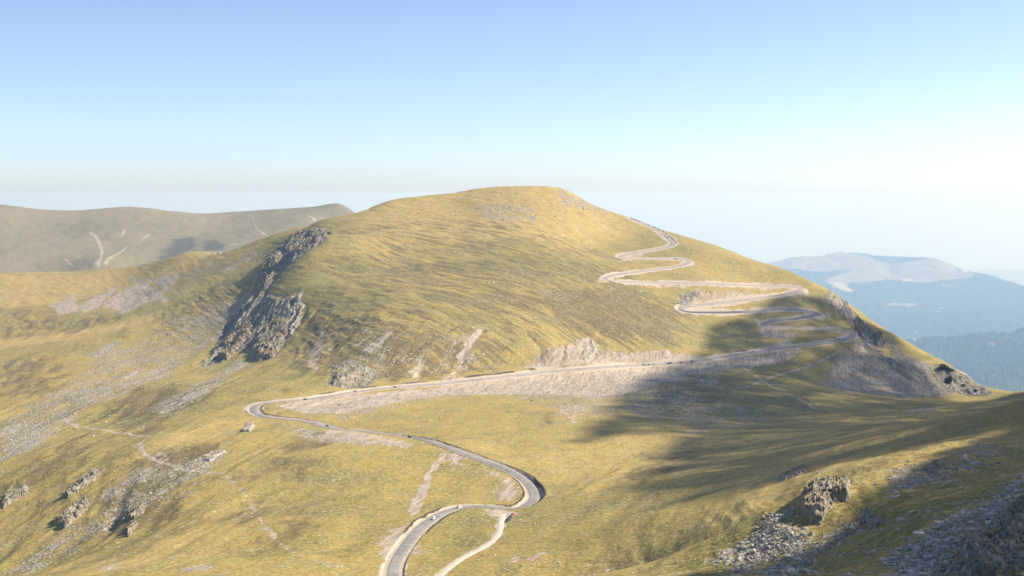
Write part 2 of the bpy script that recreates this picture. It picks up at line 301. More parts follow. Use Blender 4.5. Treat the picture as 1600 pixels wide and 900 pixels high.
# bare pale earth: chutes, road cuttings, fills
for p, v in (([(478,577),(488,545),(500,515),(512,518),(502,550),(492,580)], .9), ([(510,565),(530,510),(524,508),(503,567)], .7),
             ([(557,557),(585,530),(600,522),(616,514),(606,532),(585,548),(563,560)], .75), ([(640,600),(650,575),(660,546),(668,549),(656,582),(648,600)], .85),
             ([(690,594),(712,562),(735,520),(757,510),(745,532),(725,567),(708,594)], .9), ([(456,470),(470,455),(474,470),(462,510),(452,530),(448,520)], .7),
             ([(820,574),(840,556),(870,546),(900,535),(920,528),(928,545),(950,549),(1040,549),(1100,556),(1180,545),(1230,530),(1240,537),(1100,562),(960,570),(850,580)], .9),
             ([(430,632),(560,616),(700,602),(850,587),(1000,575),(1150,558),(1240,547),(1200,566),(1120,580),(1080,585),(1000,610),(940,620),(860,615),(700,617),(600,632),(540,645),(480,645)], .86),
             ([(870,640),(940,620),(900,660),(890,662)], .5), ([(1150,560),(1200,550),(1260,545),(1240,560),(1170,575)], .7),
             ([(1325,548),(1375,545),(1430,575),(1490,612),(1420,618),(1340,606),(1300,580)], .5), ([(1055,482),(1060,462),(1090,453),(1150,457),(1240,458),(1262,450),(1268,462),(1240,466),(1190,468),(1110,472),(1075,484)], .62),
             ([(1180,500),(1190,496),(1205,512),(1240,520),(1240,530),(1190,527)], .6), ([(1270,484),(1300,488),(1298,498),(1270,500)], .7),
             ([(965,410),(985,392),(1010,395),(985,408)], .6), ([(930,440),(945,428),(970,428),(960,442)], .6),
             ([(1000,441),(1240,443),(1250,452),(1000,448)], .6),
             ([(75,476),(115,460),(122,486),(90,492)], .85), ([(122,482),(170,453),(178,446),(182,457),(150,482),(128,490)], .8), ([(160,474),(212,443),(240,470),(190,490)], .7),
             ([(203,428),(232,440),(268,470),(250,474),(225,457)], .9), ([(235,437),(285,427),(260,460)], .7),
             ([(350,420),(400,390),(410,393),(360,425)], .5), ([(320,560),(385,500),(400,505),(350,560)], .35),
             ([(765,797),(790,797),(805,803),(800,815),(785,815),(770,806)], 1.0), ([(766,735),(800,748),(815,765),(805,785),(785,785),(770,770),(780,755)], .7),
             ([(690,700),(730,712),(728,728),(705,722)], .7), ([(600,880),(590,860),(605,830),(640,815),(670,808),(650,830),(628,855),(615,880)], .75), ([(632,900),(634,870),(650,845),(652,860),(646,890)], .6),
             ([(500,665),(560,678),(640,690),(640,702),(560,698),(510,690)], .65),
             ([(1480,565),(1530,592),(1556,616),(1530,618),(1490,600)], .55), ([(1390,530),(1450,570),(1475,608),(1455,610),(1420,575)], .5),
             ([(320,710),(345,700),(352,706),(325,722)], .6), ([(250,700),(275,712),(262,722),(240,710)], .6),
             ([(280,895),(320,885),(335,895),(320,905),(280,905)], .5), ([(140,897),(190,878),(200,880),(160,905)], .5), ([(490,875),(540,885),(545,895),(500,888)], .5),
             ([(800,868),(815,866),(820,876),(800,878)], .8), ([(185,590),(215,570),(220,575),(200,600)], .5)):
    paint('dirt', p, v * 1.06, 8)
for px, w, v in (([(100,659),(140,668),(180,676),(212,681),(234,687),(226,691),(218,697),(230,711),(255,722),(290,735),(320,738),(350,742)], 3.2, .95),
              ([(350,742),(375,765),(400,800),(430,840),(470,868),(510,880),(550,893)], 3.0, .5),
              ([(692,708),(683,722),(668,745),(660,765),(652,785),(643,806)], 4.6, .95), ([(668,742),(657,757),(646,777),(640,800)], 2.0, .6),
              ([(1155,570),(1185,590),(1215,608),(1250,625),(1275,640)], 3.6, .95), ([(1163,608),(1190,596),(1230,582),(1270,570),(1310,551)], 3.4, .9), ([(1150,603),(1172,616)], 3, .7),
              ([(1185,592),(1230,603),(1270,617),(1315,630)], 3, .55), ([(825,878),(838,868),(848,861)], 2.0, .9), ([(790,840),(787,855),(795,868)], 1.4, .6),
              ([(500,350),(530,342),(560,338),(600,325)], 4, .5)):
    paint_line('dirt', px, w, v)
for p, v in (([(600,420),(900,400),(1080,500),(1060,545),(900,525),(700,520),(560,470)], .4), ([(450,480),(490,400),(560,405),(640,450),(640,490),(560,500),(480,500)], .55), ([(420,590),(500,580),(520,610),(440,625),(400,610)], .5),
             ([(600,700),(640,692),(690,700),(640,720),(590,715)], .6), ([(850,850),(950,820),(1050,838),(1180,845),(1100,875),(900,885)], .75),
             ([(640,900),(660,830),(740,800),(770,810),(740,850),(690,890)], .35), ([(650,800),(690,740),(760,735),(780,770),(720,785)], .3),
             ([(1000,600),(1150,570),(1300,620),(1200,690),(1000,660)], .6), ([(1250,860),(1350,800),(1500,740),(1600,740),(1450,830),(1330,890)], .7),
             ([(900,500),(1000,490),(1090,510),(1090,545),(950,530)], .6), ([(1090,545),(1110,505),(1180,500),(1190,540)], .8),
             ([(1255,440),(1290,455),(1340,500),(1330,515),(1290,480)], .8), ([(700,630),(860,640),(900,670),(760,690),(560,665),(560,650)], .3),
             ([(400,720),(560,700),(680,740),(640,790),(480,800)], .2)):
    paint('green', p, v, 28)
for p, v in (([(0,430),(200,420),(400,385),(380,400),(200,455),(0,480)], .8), ([(0,530),(130,515),(245,488),(240,500),(130,528),(0,545)], .9),
             ([(250,690),(330,660),(400,645),(395,665),(320,690),(240,710)], .9), ([(200,860),(330,790),(400,780),(420,830),(300,880),(180,902),(120,902)], .6),
             ([(560,320),(760,292),(880,292),(960,335),(1000,360),(900,390),(700,380),(560,360)], .7),
             ([(700,690),(860,700),(1000,700),(1000,750),(880,800),(850,740)], .45), ([(850,870),(1000,875),(1000,902),(860,902)], .5), ([(1040,660),(1400,640),(1500,650),(1300,745),(1150,780),(1000,740)], .3), ([(1290,748),(1340,738),(1420,702),(1460,690),(1430,705),(1350,745)], .8)):
    paint('straw', p, v, 30)
for p, v in (([(560,420),(700,400),(860,420),(1000,440),(1080,500),(950,530),(800,500),(650,480)], .5), ([(840,450),(960,440),(1080,490),(1060,540),(940,530),(850,500)], .78), ([(520,360),(700,340),(950,390),(1100,520),(950,560),(700,540),(480,500)], .38), ([(0,690),(120,680),(250,720),(330,760),(260,850),(120,890),(0,880)], .16), ([(330,740),(470,720),(560,800),(520,870),(420,860)], .3),
             ([(170,660),(210,610),(330,600),(300,640),(220,680)], .8), ([(130,790),(200,740),(300,700),(290,780),(220,830),(150,840)], .75),
             ([(100,690),(130,680),(140,700),(60,760),(0,800),(0,760)], .5), ([(470,500),(540,500),(650,510),(800,540),(800,570),(640,590),(520,590),(450,580)], .7),
             ([(0,560),(60,560),(110,590),(60,620),(0,620)], .6), ([(0,480),(80,490),(200,490),(130,520),(0,530)], .45), ([(230,500),(330,450),(430,420),(420,440),(330,500),(250,530)], .4),
             ([(1000,600),(1110,575),(1150,600),(1100,650),(1000,650)], .6), ([(1290,560),(1340,545),(1400,600),(1330,615)], .4),
             ([(480,690),(500,680),(520,690),(500,702),(475,700)], .9), ([(390,730),(450,790),(480,850),(420,830),(370,760)], .35), ([(950,740),(1100,690),(1120,700),(1000,760)], .5)):
    paint('heath', p, v * (1.0 if p[0][1] > 575 else .8), 36)
paint('cut', [(815,572),(840,554),(870,543),(905,532),(925,526),(935,545),(1040,547),(1100,555),(960,566),(850,577)], 1.0, 6)
paint('cut', [(1055,478),(1062,462),(1090,455),(1150,458),(1120,468),(1085,474)], .8, 5)
paint('gully', [(440,570),(470,480),(560,490),(700,500),(830,520),(950,520),(960,560),(820,580),(700,592),(600,600),(540,575),(480,590)], 1.0, 22)
def mask(key, x, y): return bil(MASK[key], x, y, GX0, GY0, MS)

# ------------------------------------------------------------------ the ground height
def height(x, y, fine=True):
    x = np.asarray(x, float); y = np.asarray(y, float)
    h0 = base(x, y)
    near = sstep(60, 260, y)
    flat = bil(FLAT, x, y, GX0, GY0, CS)
    h = h0 + near * (1 - .9 * flat) * (3.2 * fbm(x / 150, y / 150, 3, 11) + .9 * fbm(x / 42, y / 42, 3, 12))
    rk = mask('rock', x, y); gl = mask('gully', x, y); scr = mask('scree', x, y)
    if fine:
        # terracettes: little treads that follow the contour
        hh = h0 + .10 * x
        tc = vn(x / 34 + .3 * hh / 9, hh / 5.5 + y / 260, 21) + .7 * vn(x / 17, hh / 2.8, 22)
        ua = .66 * x + .75 * y + 9 * vn(x / 70, y / 70, 71); wa = .75 * x - .66 * y
        dm = sstep(1750, 1950, y) * sstep(-330, -250, x) * (1 - rk)
        hum = vn(wa / 42, ua / 12, 72) + .6 * vn(wa / 22, ua / 6.5, 73)
        h = h + (1 - flat) * dm * (.28 + .9 * mask('heath', x, y)) * .85 * hum
        lw = sstep(-60, -260, x) * (1 - sstep(1900, 2500, y))
        u1 = x - .19 * y + 16 * vn(x / 120, y / 160, 61)
        h = h + near * (1 - flat) * lw * (4.6 * (ridged(u1 / 62, y / 520, 3, 62) - .6) + 1.5 * (ridged(u1 / 19, y / 190, 2, 63) - .6))
        rw = sstep(-20, 120, x + .0 * y) * sstep(480, 700, y) * (1 - sstep(1700, 2000, y))
        u2 = x - .42 * y + 14 * vn(x / 110, y / 150, 64)
        h = h + near * (1 - flat) * rw * (2.6 * (ridged(u2 / 70, y / 480, 3, 65) - .6) + .7 * (ridged(u2 / 20, y / 170, 2, 66) - .6))
        nr = sstep(60, 110, x) * (1 - sstep(700, 820, y))
        u3 = x - .15 * y + 4 * vn(x / 30, y / 30, 67)
        h = h + near * nr * (2.2 * (ridged(u3 / 24, y / 150, 3, 68) - .6) + .5 * (ridged(u3 / 7, y / 40, 2, 69) - .6))
        h = h + near * (1 - flat) * (1.25 * tc * (0.35 + mask('heath', x, y)) + .28 * fbm(x / 9, y / 9, 2, 23))
        h = h + (1 - flat) * (1 - gl * .0) * scr * .8 * fbm(x / 3.4, y / 3.4, 2, 24)
        # rills below the dome shoulder
        h = h - (1 - flat) * gl * (2.2 * np.maximum(0, 1 - 2.2 * np.abs(vn((x - .22 * y) / 34 + .8 * vn(x / 60, y / 60, 27), y / 190, 25))) + .8 * np.maximum(0, 1 - 2 * np.abs(vn((x - .3 * y) / 12 + .7 * vn(x / 25, y / 25, 28), y / 70, 26))))
        # cuttings: raw fluted earth
        ct = mask('cut', x, y)
        h = h + (1 - flat) * ct * (3.6 * (ridged((x - .1 * y) / 9, y / 60, 3, 45) - .55) + 1.2 * fbm(x / 4, y / 9, 2, 46))
        # rock: steep ribs running down the fall line
        u = x * .97 - y * .24 + 7 * vn(x / 30, y / 60, 34); w = x * .24 + y * .97
        rb = 15 * (ridged(u / 40, w / 230, 3, 31) - .62) + 8 * (ridged(u / 15, w / 62, 3, 32) - .6) + 3.4 * (ridged(u / 5.5, w / 14, 3, 35) - .6) + 1.6 * fbm(u / 3, w / 4, 2, 33)
        h = h + (1 - flat) * rk * rb * sstep(0, 1, rk)
    # road bench, cut bank above it, tipped fill below it
    d = bil(RD, x, y, GX0, GY0, CS); z = bil(RZ, x, y, GX0, GY0, CS); hw = bil(RW, x, y, GX0, GY0, CS); t = bil(RT, x, y, GX0, GY0, CS)
    on = d < 38
    plat = z * (1 - t) + h0 * t
    zz = np.where(d < 12, plat, z * (1 - t) + h0 * t)
    o = np.maximum(d - hw, 0)
    lump = 1 + .35 * fbm(x / 8, y / 8, 2, 41)
    hc = np.minimum(np.maximum(h, zz - .72 * lump * o - .15), zz + 2.1 * lump * o - .15)
    hc = np.where(d < hw, plat - .15, hc)
    return np.where(on, hc, h)

# ------------------------------------------------------------------ node helpers
class NT:
    def __init__(s, name):
        s.m = bpy.data.materials.new(name); s.m.use_nodes = True; s.t = s.m.node_tree; s.t.nodes.clear()
        s.out = s.t.nodes.new('ShaderNodeOutputMaterial'); s.pos = None
    def n(s, typ, **kw):
        nd = s.t.nodes.new(typ)
        for k, v in kw.items(): setattr(nd, k, v)
        return nd
    def set(s, sock, v):
        if v is None: return
        if isinstance(v, bpy.types.NodeSocket): s.t.links.new(v, sock)
        elif isinstance(v, (tuple, list)) and len(v) == 3 and sock.type == 'RGBA': sock.default_value = (*v, 1)
        else: sock.default_value = v
    def coord(s, sx=1, sy=1, sz=1, rz=0):
        if s.pos is None: s.pos = s.n('ShaderNodeNewGeometry').outputs['Position']
        mp = s.n('ShaderNodeMapping'); s.set(mp.inputs[0], s.pos)
        mp.inputs['Scale'].default_value = (sx, sy, sz); mp.inputs['Rotation'].default_value = (0, 0, rz)
        return mp.outputs[0]
    def axes(s, lx, ly, lz, ry=0, rz=0):
        """coordinates with a feature length along each of three turned axes"""
        if s.pos is None: s.pos = s.n('ShaderNodeNewGeometry').outputs['Position']
        mp = s.n('ShaderNodeMapping', vector_type='TEXTURE'); s.set(mp.inputs[0], s.pos)
        mp.inputs['Scale'].default_value = (lx, ly, lz); mp.inputs['Rotation'].default_value = (0, ry, rz)
        return mp.outputs[0]
    def noise(s, vec, scale=1, detail=3, rough=.55, dist=0):
        nd = s.n('ShaderNodeTexNoise'); s.set(nd.inputs['Vector'], vec); nd.inputs['Scale'].default_value = scale
        nd.inputs['Detail'].default_value = detail; nd.inputs['Roughness'].default_value = rough; nd.inputs['Distortion'].default_value = dist
        return nd.outputs[0]
    def vor(s, vec, scale=1, feature='F1', out='Distance'):
        nd = s.n('ShaderNodeTexVoronoi', feature=feature); s.set(nd.inputs['Vector'], vec); nd.inputs['Scale'].default_value = scale
        return nd
    def math(s, op, a, b=0.0, c=None, clamp=False):
        nd = s.n('ShaderNodeMath', operation=op, use_clamp=clamp); s.set(nd.inputs[0], a); s.set(nd.inputs[1], b)
        if c is not None: s.set(nd.inputs[2], c)
        return nd.outputs[0]
    def ramp(s, v, a, b, lo=0.0, hi=1.0):
        nd = s.n('ShaderNodeMapRange', interpolation_type='SMOOTHSTEP'); s.set(nd.inputs[0], v)
        nd.inputs[1].default_value = a; nd.inputs[2].default_value = b; nd.inputs[3].default_value = lo; nd.inputs[4].default_value = hi
        return nd.outputs[0]
    def mix(s, f, a, b, blend='MIX'):
        nd = s.n('ShaderNodeMix', data_type='RGBA', blend_type=blend); s.set(nd.inputs[0], f); s.set(nd.inputs[6], a); s.set(nd.inputs[7], b)
        return nd.outputs[2]
    def attr(s, name):
        a = s.n('ShaderNodeAttribute', attribute_name=name); c = s.n('ShaderNodeSeparateColor'); s.set(c.inputs[0], a.outputs['Color'])
        return c.outputs[0], c.outputs[1], c.outputs[2], a.outputs['Alpha']
    def gain(s, col, v):
        """multiply a colour by a grey factor"""
        nd = s.n('ShaderNodeVectorMath', operation='SCALE'); s.set(nd.inputs[0], col); s.set(nd.inputs['Scale'], v); return nd.outputs[0]
    def bump(s, h, strength=.6, dist=1.0, normal=None):
        b = s.n('ShaderNodeBump'); s.set(b.inputs['Height'], h); b.inputs['Strength'].default_value = strength; b.inputs['Distance'].default_value = dist
        if normal is not None: s.set(b.inputs['Normal'], normal)
        return b.outputs[0]
    def bsdf(s, col, rough=.9, normal=None, spec=.15, metal=0.0):
        b = s.n('ShaderNodeBsdfPrincipled'); s.set(b.inputs['Base Color'], col); s.set(b.inputs['Roughness'], rough)
        b.inputs['Specular IOR Level'].default_value = spec; b.inputs['Metallic'].default_value = metal
        if normal is not None: s.set(b.inputs['Normal'], normal)
        s.set(s.out.inputs['Surface'], b.outputs[0]); return s.m

STRAW = (0.40, 0.285, 0.100); STRAW2 = (0.47, 0.345, 0.14); GRASS = (0.232, 0.208, 0.064); GREEN = (0.135, 0.134, 0.040); HEATH = (0.095, 0.078, 0.036)
STONE_A = (0.20, 0.175, 0.145); STONE_B = (0.53, 0.475, 0.39); EARTH = (0.385, 0.305, 0.235); ROCK_A = (0.085, 0.082, 0.075); ROCK_B = (0.30, 0.28, 0.24)

def ground_material():
    s = NT('alpine_ground')
    rock, scree, dirt, green = s.attr('cover_a'); straw, heath, gul, edge = s.attr('cover_b'); lip_shade, dome, cut, _u = s.attr('cover_c')
    P = s.coord()
    big = s.noise(P, 1 / 260, 4, .55); mid = s.noise(P, 1 / 55, 4, .6); sm = s.noise(P, 1 / 11, 4, .65); fin = s.noise(P, 1 / 2.6, 3, .7)
    band = s.noise(s.axes(36, 90, 4.6, .10), 1, 3, .6)          # follows the contour on slopes
    streak = s.noise(s.axes(8, 85, 60, 0, -.27), 1, 3, .6)
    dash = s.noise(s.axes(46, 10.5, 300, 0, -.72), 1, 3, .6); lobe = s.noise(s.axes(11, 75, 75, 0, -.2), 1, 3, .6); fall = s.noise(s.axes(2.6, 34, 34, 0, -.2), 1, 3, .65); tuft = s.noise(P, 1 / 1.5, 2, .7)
    # turf
    g = s.math('ADD', s.math('MULTIPLY', green, .75), s.ramp(mid, .36, .64, -.3, .5))
    g = s.math('ADD', g, s.ramp(big, .38, .62, -.2, .36)); g = s.math('SUBTRACT', g, s.math('MULTIPLY', straw, .45), clamp=True)
    turf = s.mix(g, s.mix(s.ramp(sm, .3, .7), STRAW, GRASS), s.mix(s.ramp(sm, .35, .7), GRASS, GREEN))
    turf = s.mix(s.math('MULTIPLY', straw, s.ramp(streak, .3, .6, .35, .95)), turf, s.mix(s.ramp(band, .35, .65), STRAW2, STRAW))
    # dark dwarf shrubs, and the shade of small steps put into the turf colour
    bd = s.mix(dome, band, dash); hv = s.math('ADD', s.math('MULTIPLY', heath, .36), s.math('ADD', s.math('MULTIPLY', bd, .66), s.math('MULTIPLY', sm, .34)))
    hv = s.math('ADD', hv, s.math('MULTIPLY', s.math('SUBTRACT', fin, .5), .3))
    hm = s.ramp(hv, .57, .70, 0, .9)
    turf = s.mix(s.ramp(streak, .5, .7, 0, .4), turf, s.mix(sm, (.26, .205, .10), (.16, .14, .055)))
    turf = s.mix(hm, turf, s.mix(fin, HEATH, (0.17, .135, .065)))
    turf = s.mix(s.ramp(s.math('ADD', s.math('MULTIPLY', fin, .5), s.math('MULTIPLY', streak, .5)), .5, .64, 0, .35), turf, (0.30, .24, .12))
    turf = s.gain(turf, s.math('MULTIPLY', s.math('MULTIPLY', s.ramp(fin, .28, .72, .68, 1.3), s.ramp(tuft, .25, .75, .82, 1.18)), s.ramp(sm, .28, .72, .8, 1.2)))
    turf = s.mix(s.ramp(s.math('ADD', fin, s.math('MULTIPLY', mid, .35)), .74, .82, 0, .5), turf, (.43, .38, .27))
    turf = s.mix(s.ramp(s.math('ADD', tuft, s.math('MULTIPLY', sm, .6)), .62, .5, 0, .4), turf, (.10, .085, .035))
    # loose stones
    v1 = s.vor(P, 1 / 2.3); v2 = s.vor(P, 1 / 5.5); v3 = s.vor(P, 1 / 1.1)
    c1 = s.n('ShaderNodeSeparateColor'); s.set(c1.inputs[0], v1.outputs['Color'])
    c2 = s.n('ShaderNodeSeparateColor'); s.set(c2.inputs[0], v2.outputs['Color'])
    c3 = s.n('ShaderNodeSeparateColor'); s.set(c3.inputs[0], v3.outputs['Color'])
    tone = s.math('MULTIPLY', s.math('ADD', s.math('MULTIPLY', c1.outputs[0], .5), s.math('MULTIPLY', c3.outputs[0], .5)), s.math('MULTIPLY', s.ramp(v1.outputs['Distance'], .75, .3, .3, 1.0), s.ramp(fall, .3, .7, .65, 1.3)))
    stone = s.mix(tone, STONE_A, STONE_B)
    stone = s.mix(s.ramp(mid, .4, .7, 0, .4), stone, (.33, .30, .235))
    sv = s.math('ADD', scree, s.math('ADD', s.math('MULTIPLY', s.math('SUBTRACT', sm, .5), 1.1), s.math('MULTIPLY', s.math('SUBTRACT', c1.outputs[1], .5), .62)))
    sv = s.math('ADD', sv, s.math('MULTIPLY', s.math('SUBTRACT', lobe, .5), 1.3)); sv = s.math('ADD', sv, s.math('ADD', s.math('MULTIPLY', s.math('SUBTRACT', streak, .5), .9), s.math('MULTIPLY', s.math('SUBTRACT', mid, .5), .9)))
    sm_f = s.math('MULTIPLY', s.ramp(sv, .42, .58), s.ramp(scree, .02, .16))
    # single pale stones in the turf
    lone = s.math('MULTIPLY', s.ramp(c2.outputs[0], .965, .97), s.ramp(v2.outputs['Distance'], .30, .2))
    lone = s.math('MULTIPLY', lone, s.ramp(s.math('ADD', mid, s.math('MULTIPLY', scree, .6)), .45, .6))
    col = s.mix(lone, turf, (.56, .52, .46))
    col = s.mix(sm_f, col, stone)
    # bare earth
    earth = s.mix(s.ramp(sm, .3, .7), EARTH, (.31, .275, .225)); earth = s.mix(s.ramp(fin, .35, .7, 0, .7), earth, (.46, .395, .315))
    earth = s.mix(s.math('MULTIPLY', s.ramp(streak, .45, .62), gul), earth, (.24, .20, .14))
    earth = s.gain(earth, s.ramp(fall, .3, .7, .66, 1.25)); earth = s.mix(s.math('MULTIPLY', cut, s.ramp(fall, .52, .62)), earth, (.23, .18, .13))
    dv = s.math('ADD', dirt, s.math('ADD', s.math('MULTIPLY', s.math('SUBTRACT', sm, .5), 1.7), s.math('MULTIPLY', s.math('SUBTRACT', fin, .5), 1.2)))
    dv = s.math('ADD', dv, s.math('MULTIPLY', s.math('SUBTRACT', lobe, .5), 1.0))
    dm = s.math('MULTIPLY', s.ramp(dv, .40, .60), s.ramp(dirt, .02, .15))
    earth = s.mix(s.math('MULTIPLY', s.ramp(c1.outputs[2], .6, .75), s.ramp(scree, .1, .5)), earth, s.mix(c3.outputs[1], STONE_A, STONE_B))
    col = s.mix(dm, col, earth)
    # bare rock
    rs = s.noise(s.coord(1 / 5, 1 / 16, 1 / 12, .7), 1, 5, .68); rl = s.noise(P, 1 / 24, 4, .6)
    rk = s.mix(s.ramp(rs, .34, .66), ROCK_A, ROCK_B); rk = s.mix(s.ramp(rl, .55, .66, 0, .75), rk, (.145, .15, .06)); rk = s.mix(s.ramp(fin, .6, .75, 0, .5), rk, (.50, .48, .43))
    rv = s.math('ADD', rock, s.math('ADD', s.math('MULTIPLY', s.math('SUBTRACT', rs, .5), 1.1), s.math('MULTIPLY', s.math('SUBTRACT', sm, .5), .6)))
    rm = s.math('MULTIPLY', s.ramp(rv, .40, .58), s.ramp(rock, .03, .2))
    col = s.mix(rm, col, rk)
    # gravel shoulder along the road
    col = s.mix(s.ramp(s.math('ADD', edge, s.math('MULTIPLY', s.math('SUBTRACT', sm, .5), .9)), .42, .58), col, s.mix(s.ramp(fin, .3, .7), (.34, .285, .22), (.48, .415, .335)))
    col = s.mix(s.ramp(s.math('ADD', lip_shade, s.math('MULTIPLY', s.math('SUBTRACT', fin, .5), .7)), .4, .6), col, s.mix(fin, (.05, .04, .03), (.12, .095, .07)))      # shade under the turf lip of the cuttings, put into the colour
    hb = s.math('ADD', s.math('MULTIPLY', fin, .55), s.math('MULTIPLY', sm, 1.3)); hb = s.math('ADD', hb, s.math('MULTIPLY', s.math('MULTIPLY', hm, -1), .5))
    hb = s.math('ADD', hb, s.math('MULTIPLY', sm_f, s.math('SUBTRACT', .9, v1.outputs['Distance'])))
    hb = s.math('ADD', hb, s.math('MULTIPLY', rm, s.math('MULTIPLY', rs, 5.0)))
    return s.bsdf(col, .95, s.bump(hb, .9, 1.0), .08)

# ------------------------------------------------------------------ the ground sheet: rings of quads, finer near the viewer, one sheet out past the ridges
def ground_rows():
    r = [4.0]
    while r[-1] < 150: r.append(r[-1] * 1.05)
    while r[-1] < 640: r.append(r[-1] * 1.0031)
    while r[-1] < 1250: r.append(r[-1] + 2.0)
    while r[-1] < 3060: r.append(r[-1] + 1.75)
    while r[-1] < 3650: r.append(r[-1] + 5)
    while r[-1] < 4550: r.append(r[-1] + 20)
    return np.array(r)
rows = ground_rows()
ang = np.radians(np.r_[np.arange(-70, -24, 1.0), np.arange(-23.5, 24.5, .0405), np.arange(25, 71, 1.0)])
Rg, Ag = np.meshgrid(rows, ang, indexing='ij')
gxv = Rg * np.sin(Ag); gyv = Rg * np.cos(Ag)
gz = height(gxv, gyv)
gz = gz - 900 * sstep(3900, 4550, Rg) * np.ones_like(gz)
me = np_mesh('ground', np.stack([gxv, gyv, gz], -1).reshape(-1, 3), grid_faces(*gxv.shape))
d_ = bil(RD, gxv, gyv, GX0, GY0, CS); hw_ = bil(RW, gxv, gyv, GX0, GY0, CS)
wob = 2.6 * fbm(gxv / 16, gyv / 16, 4, 51)
edge = 1 - sstep(-1.2, 2.6, d_ - hw_ - wob)
edge = np.where(gyv < 1500, edge, np.maximum(edge, .75 * (1 - sstep(0, 6.5, d_ - hw_ - 2 * wob))))
m_ = {k: mask(k, gxv, gyv) for k in MASK}
add_attr(me, 'cover_a', np.stack([m_['rock'], m_['scree'], m_['dirt'], m_['green']], -1).reshape(-1, 4))
add_attr(me, 'cover_b', np.stack([m_['straw'], m_['heath'], m_['gully'], edge], -1).reshape(-1, 4))
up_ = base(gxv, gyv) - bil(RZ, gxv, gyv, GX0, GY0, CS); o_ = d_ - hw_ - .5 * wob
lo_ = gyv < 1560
lip_shade = np.where((d_ < 36) & (up_ > .25), sstep(.2, .9, o_) * (1 - sstep(np.where(lo_, 1.9, 4.5), np.where(lo_, 3.2, 7.5), o_)) * sstep(.2, 1.2, up_), 0) * np.where(lo_, 1.0, .62 * (.6 + .8 * vn(gxv / 40, gyv / 40, 55)) * (gyv < 2330))
lip_shade = lip_shade * (1 - m_['cut']) * sstep(830, 900, gyv)
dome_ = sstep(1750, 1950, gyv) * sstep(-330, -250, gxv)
add_attr(me, 'cover_c', np.stack([lip_shade, dome_, m_['cut'], lip_shade * 0], -1).reshape(-1, 4))
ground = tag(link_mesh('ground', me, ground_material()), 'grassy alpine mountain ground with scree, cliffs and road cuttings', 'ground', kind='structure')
del Rg, Ag, gxv, gyv, gz, m_, edge, d_, hw_, wob

# ------------------------------------------------------------------ road and gravel track
def strip(path, halfw, tilt, lift, nc=7, skirt=.35):
    t = np.gradient(path[:, :2], axis=0); t /= np.maximum(np.hypot(t[:, 0], t[:, 1]), 1e-6)[:, None]
    nrm = np.stack([t[:, 1], -t[:, 0]], 1)
    u = np.linspace(-1, 1, nc)
    wv = halfw[:, None] * (1 + .05 * vn(np.arange(len(path)) / 9., np.zeros(len(path)), 3)[:, None])
    X = path[:, 0][:, None] + nrm[:, 0][:, None] * u * wv; Y = path[:, 1][:, None] + nrm[:, 1][:, None] * u * wv
    Z = path[:, 2][:, None] * (1 - tilt[:, None]) + base(X, Y) * tilt[:, None] + lift
    Z[:, 0] -= skirt; Z[:, -1] -= skirt
    return np.stack([X, Y, Z], -1).reshape(-1, 3), grid_faces(len(path), nc)
s = NT('worn_asphalt'); P = s.coord()
a1 = s.noise(P, 1 / 7, 4, .6); a2 = s.noise(P, 1 / 40, 3, .5); a3 = s.noise(P, 1.4, 3, .7)
c = s.mix(s.ramp(a2, .35, .65), (.20, .19, .185), (.255, .24, .225)); c = s.mix(s.ramp(a1, .5, .66, 0, .75), c, (.31, .28, .24)); c = s.mix(s.ramp(a1, .42, .32, 0, .6), c, (.13, .125, .12)); c = s.gain(c, s.ramp(a3, .2, .8, .85, 1.15))
sep = s.n('ShaderNodeSeparateXYZ'); s.set(sep.inputs[0], P); c = s.mix(s.ramp(sep.outputs[1], 1450, 1850, 0, .5), c, s.mix(s.ramp(a1, .35, .65), (.30, .265, .23), (.40, .355, .305)))      # unsealed higher up
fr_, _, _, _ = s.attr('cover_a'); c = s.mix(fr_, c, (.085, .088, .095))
ASPHALT = s.bsdf(c, .85, s.bump(a3, .2, .05), .2)
s = NT('pale_gravel'); P = s.coord(); a1 = s.noise(P, 1 / 4, 4, .6); a3 = s.noise(P, 1.6, 3, .7)
c = s.gain(s.mix(s.ramp(a1, .35, .65), (.46, .40, .325), (.56, .50, .42)), s.ramp(a3, .2, .8, .85, 1.15)); GRAVEL = s.bsdf(c, .95, s.bump(a3, .4, .1), .1)
V, Fq = strip(ROAD, ROAD_W, ROAD_T, .16)
rme = np_mesh('road', V, Fq)
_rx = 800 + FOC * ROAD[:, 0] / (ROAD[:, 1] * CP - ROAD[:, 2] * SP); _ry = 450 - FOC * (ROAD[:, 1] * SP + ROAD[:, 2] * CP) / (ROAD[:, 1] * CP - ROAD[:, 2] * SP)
fresh_shaded = (sstep(1052, 1066, _rx) * (1 - sstep(1150, 1185, _rx)) * (np.abs(_ry - 487.5) < 3.4) * 1.0)
fresh_shaded = np.maximum(fresh_shaded, .55 * sstep(1225, 1245, _rx) * (1 - sstep(1272, 1285, _rx)) * (np.abs(_ry - 493) < 6))  # upper right loop: its bluish shade put into the asphalt colour
add_attr(rme, 'cover_a', np.repeat(np.stack([fresh_shaded] * 4, -1), 7, axis=0))
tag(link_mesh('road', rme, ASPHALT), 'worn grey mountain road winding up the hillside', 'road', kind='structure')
V, Fq = strip(TRACK[6:], np.full(len(TRACK) - 6, 2.1), np.full(len(TRACK) - 6, .5), .14)
tag(link_mesh('gravel_track', np_mesh('gravel_track', V, Fq), GRAVEL), 'pale gravel side track leaving the road at the bend', 'track', kind='structure')

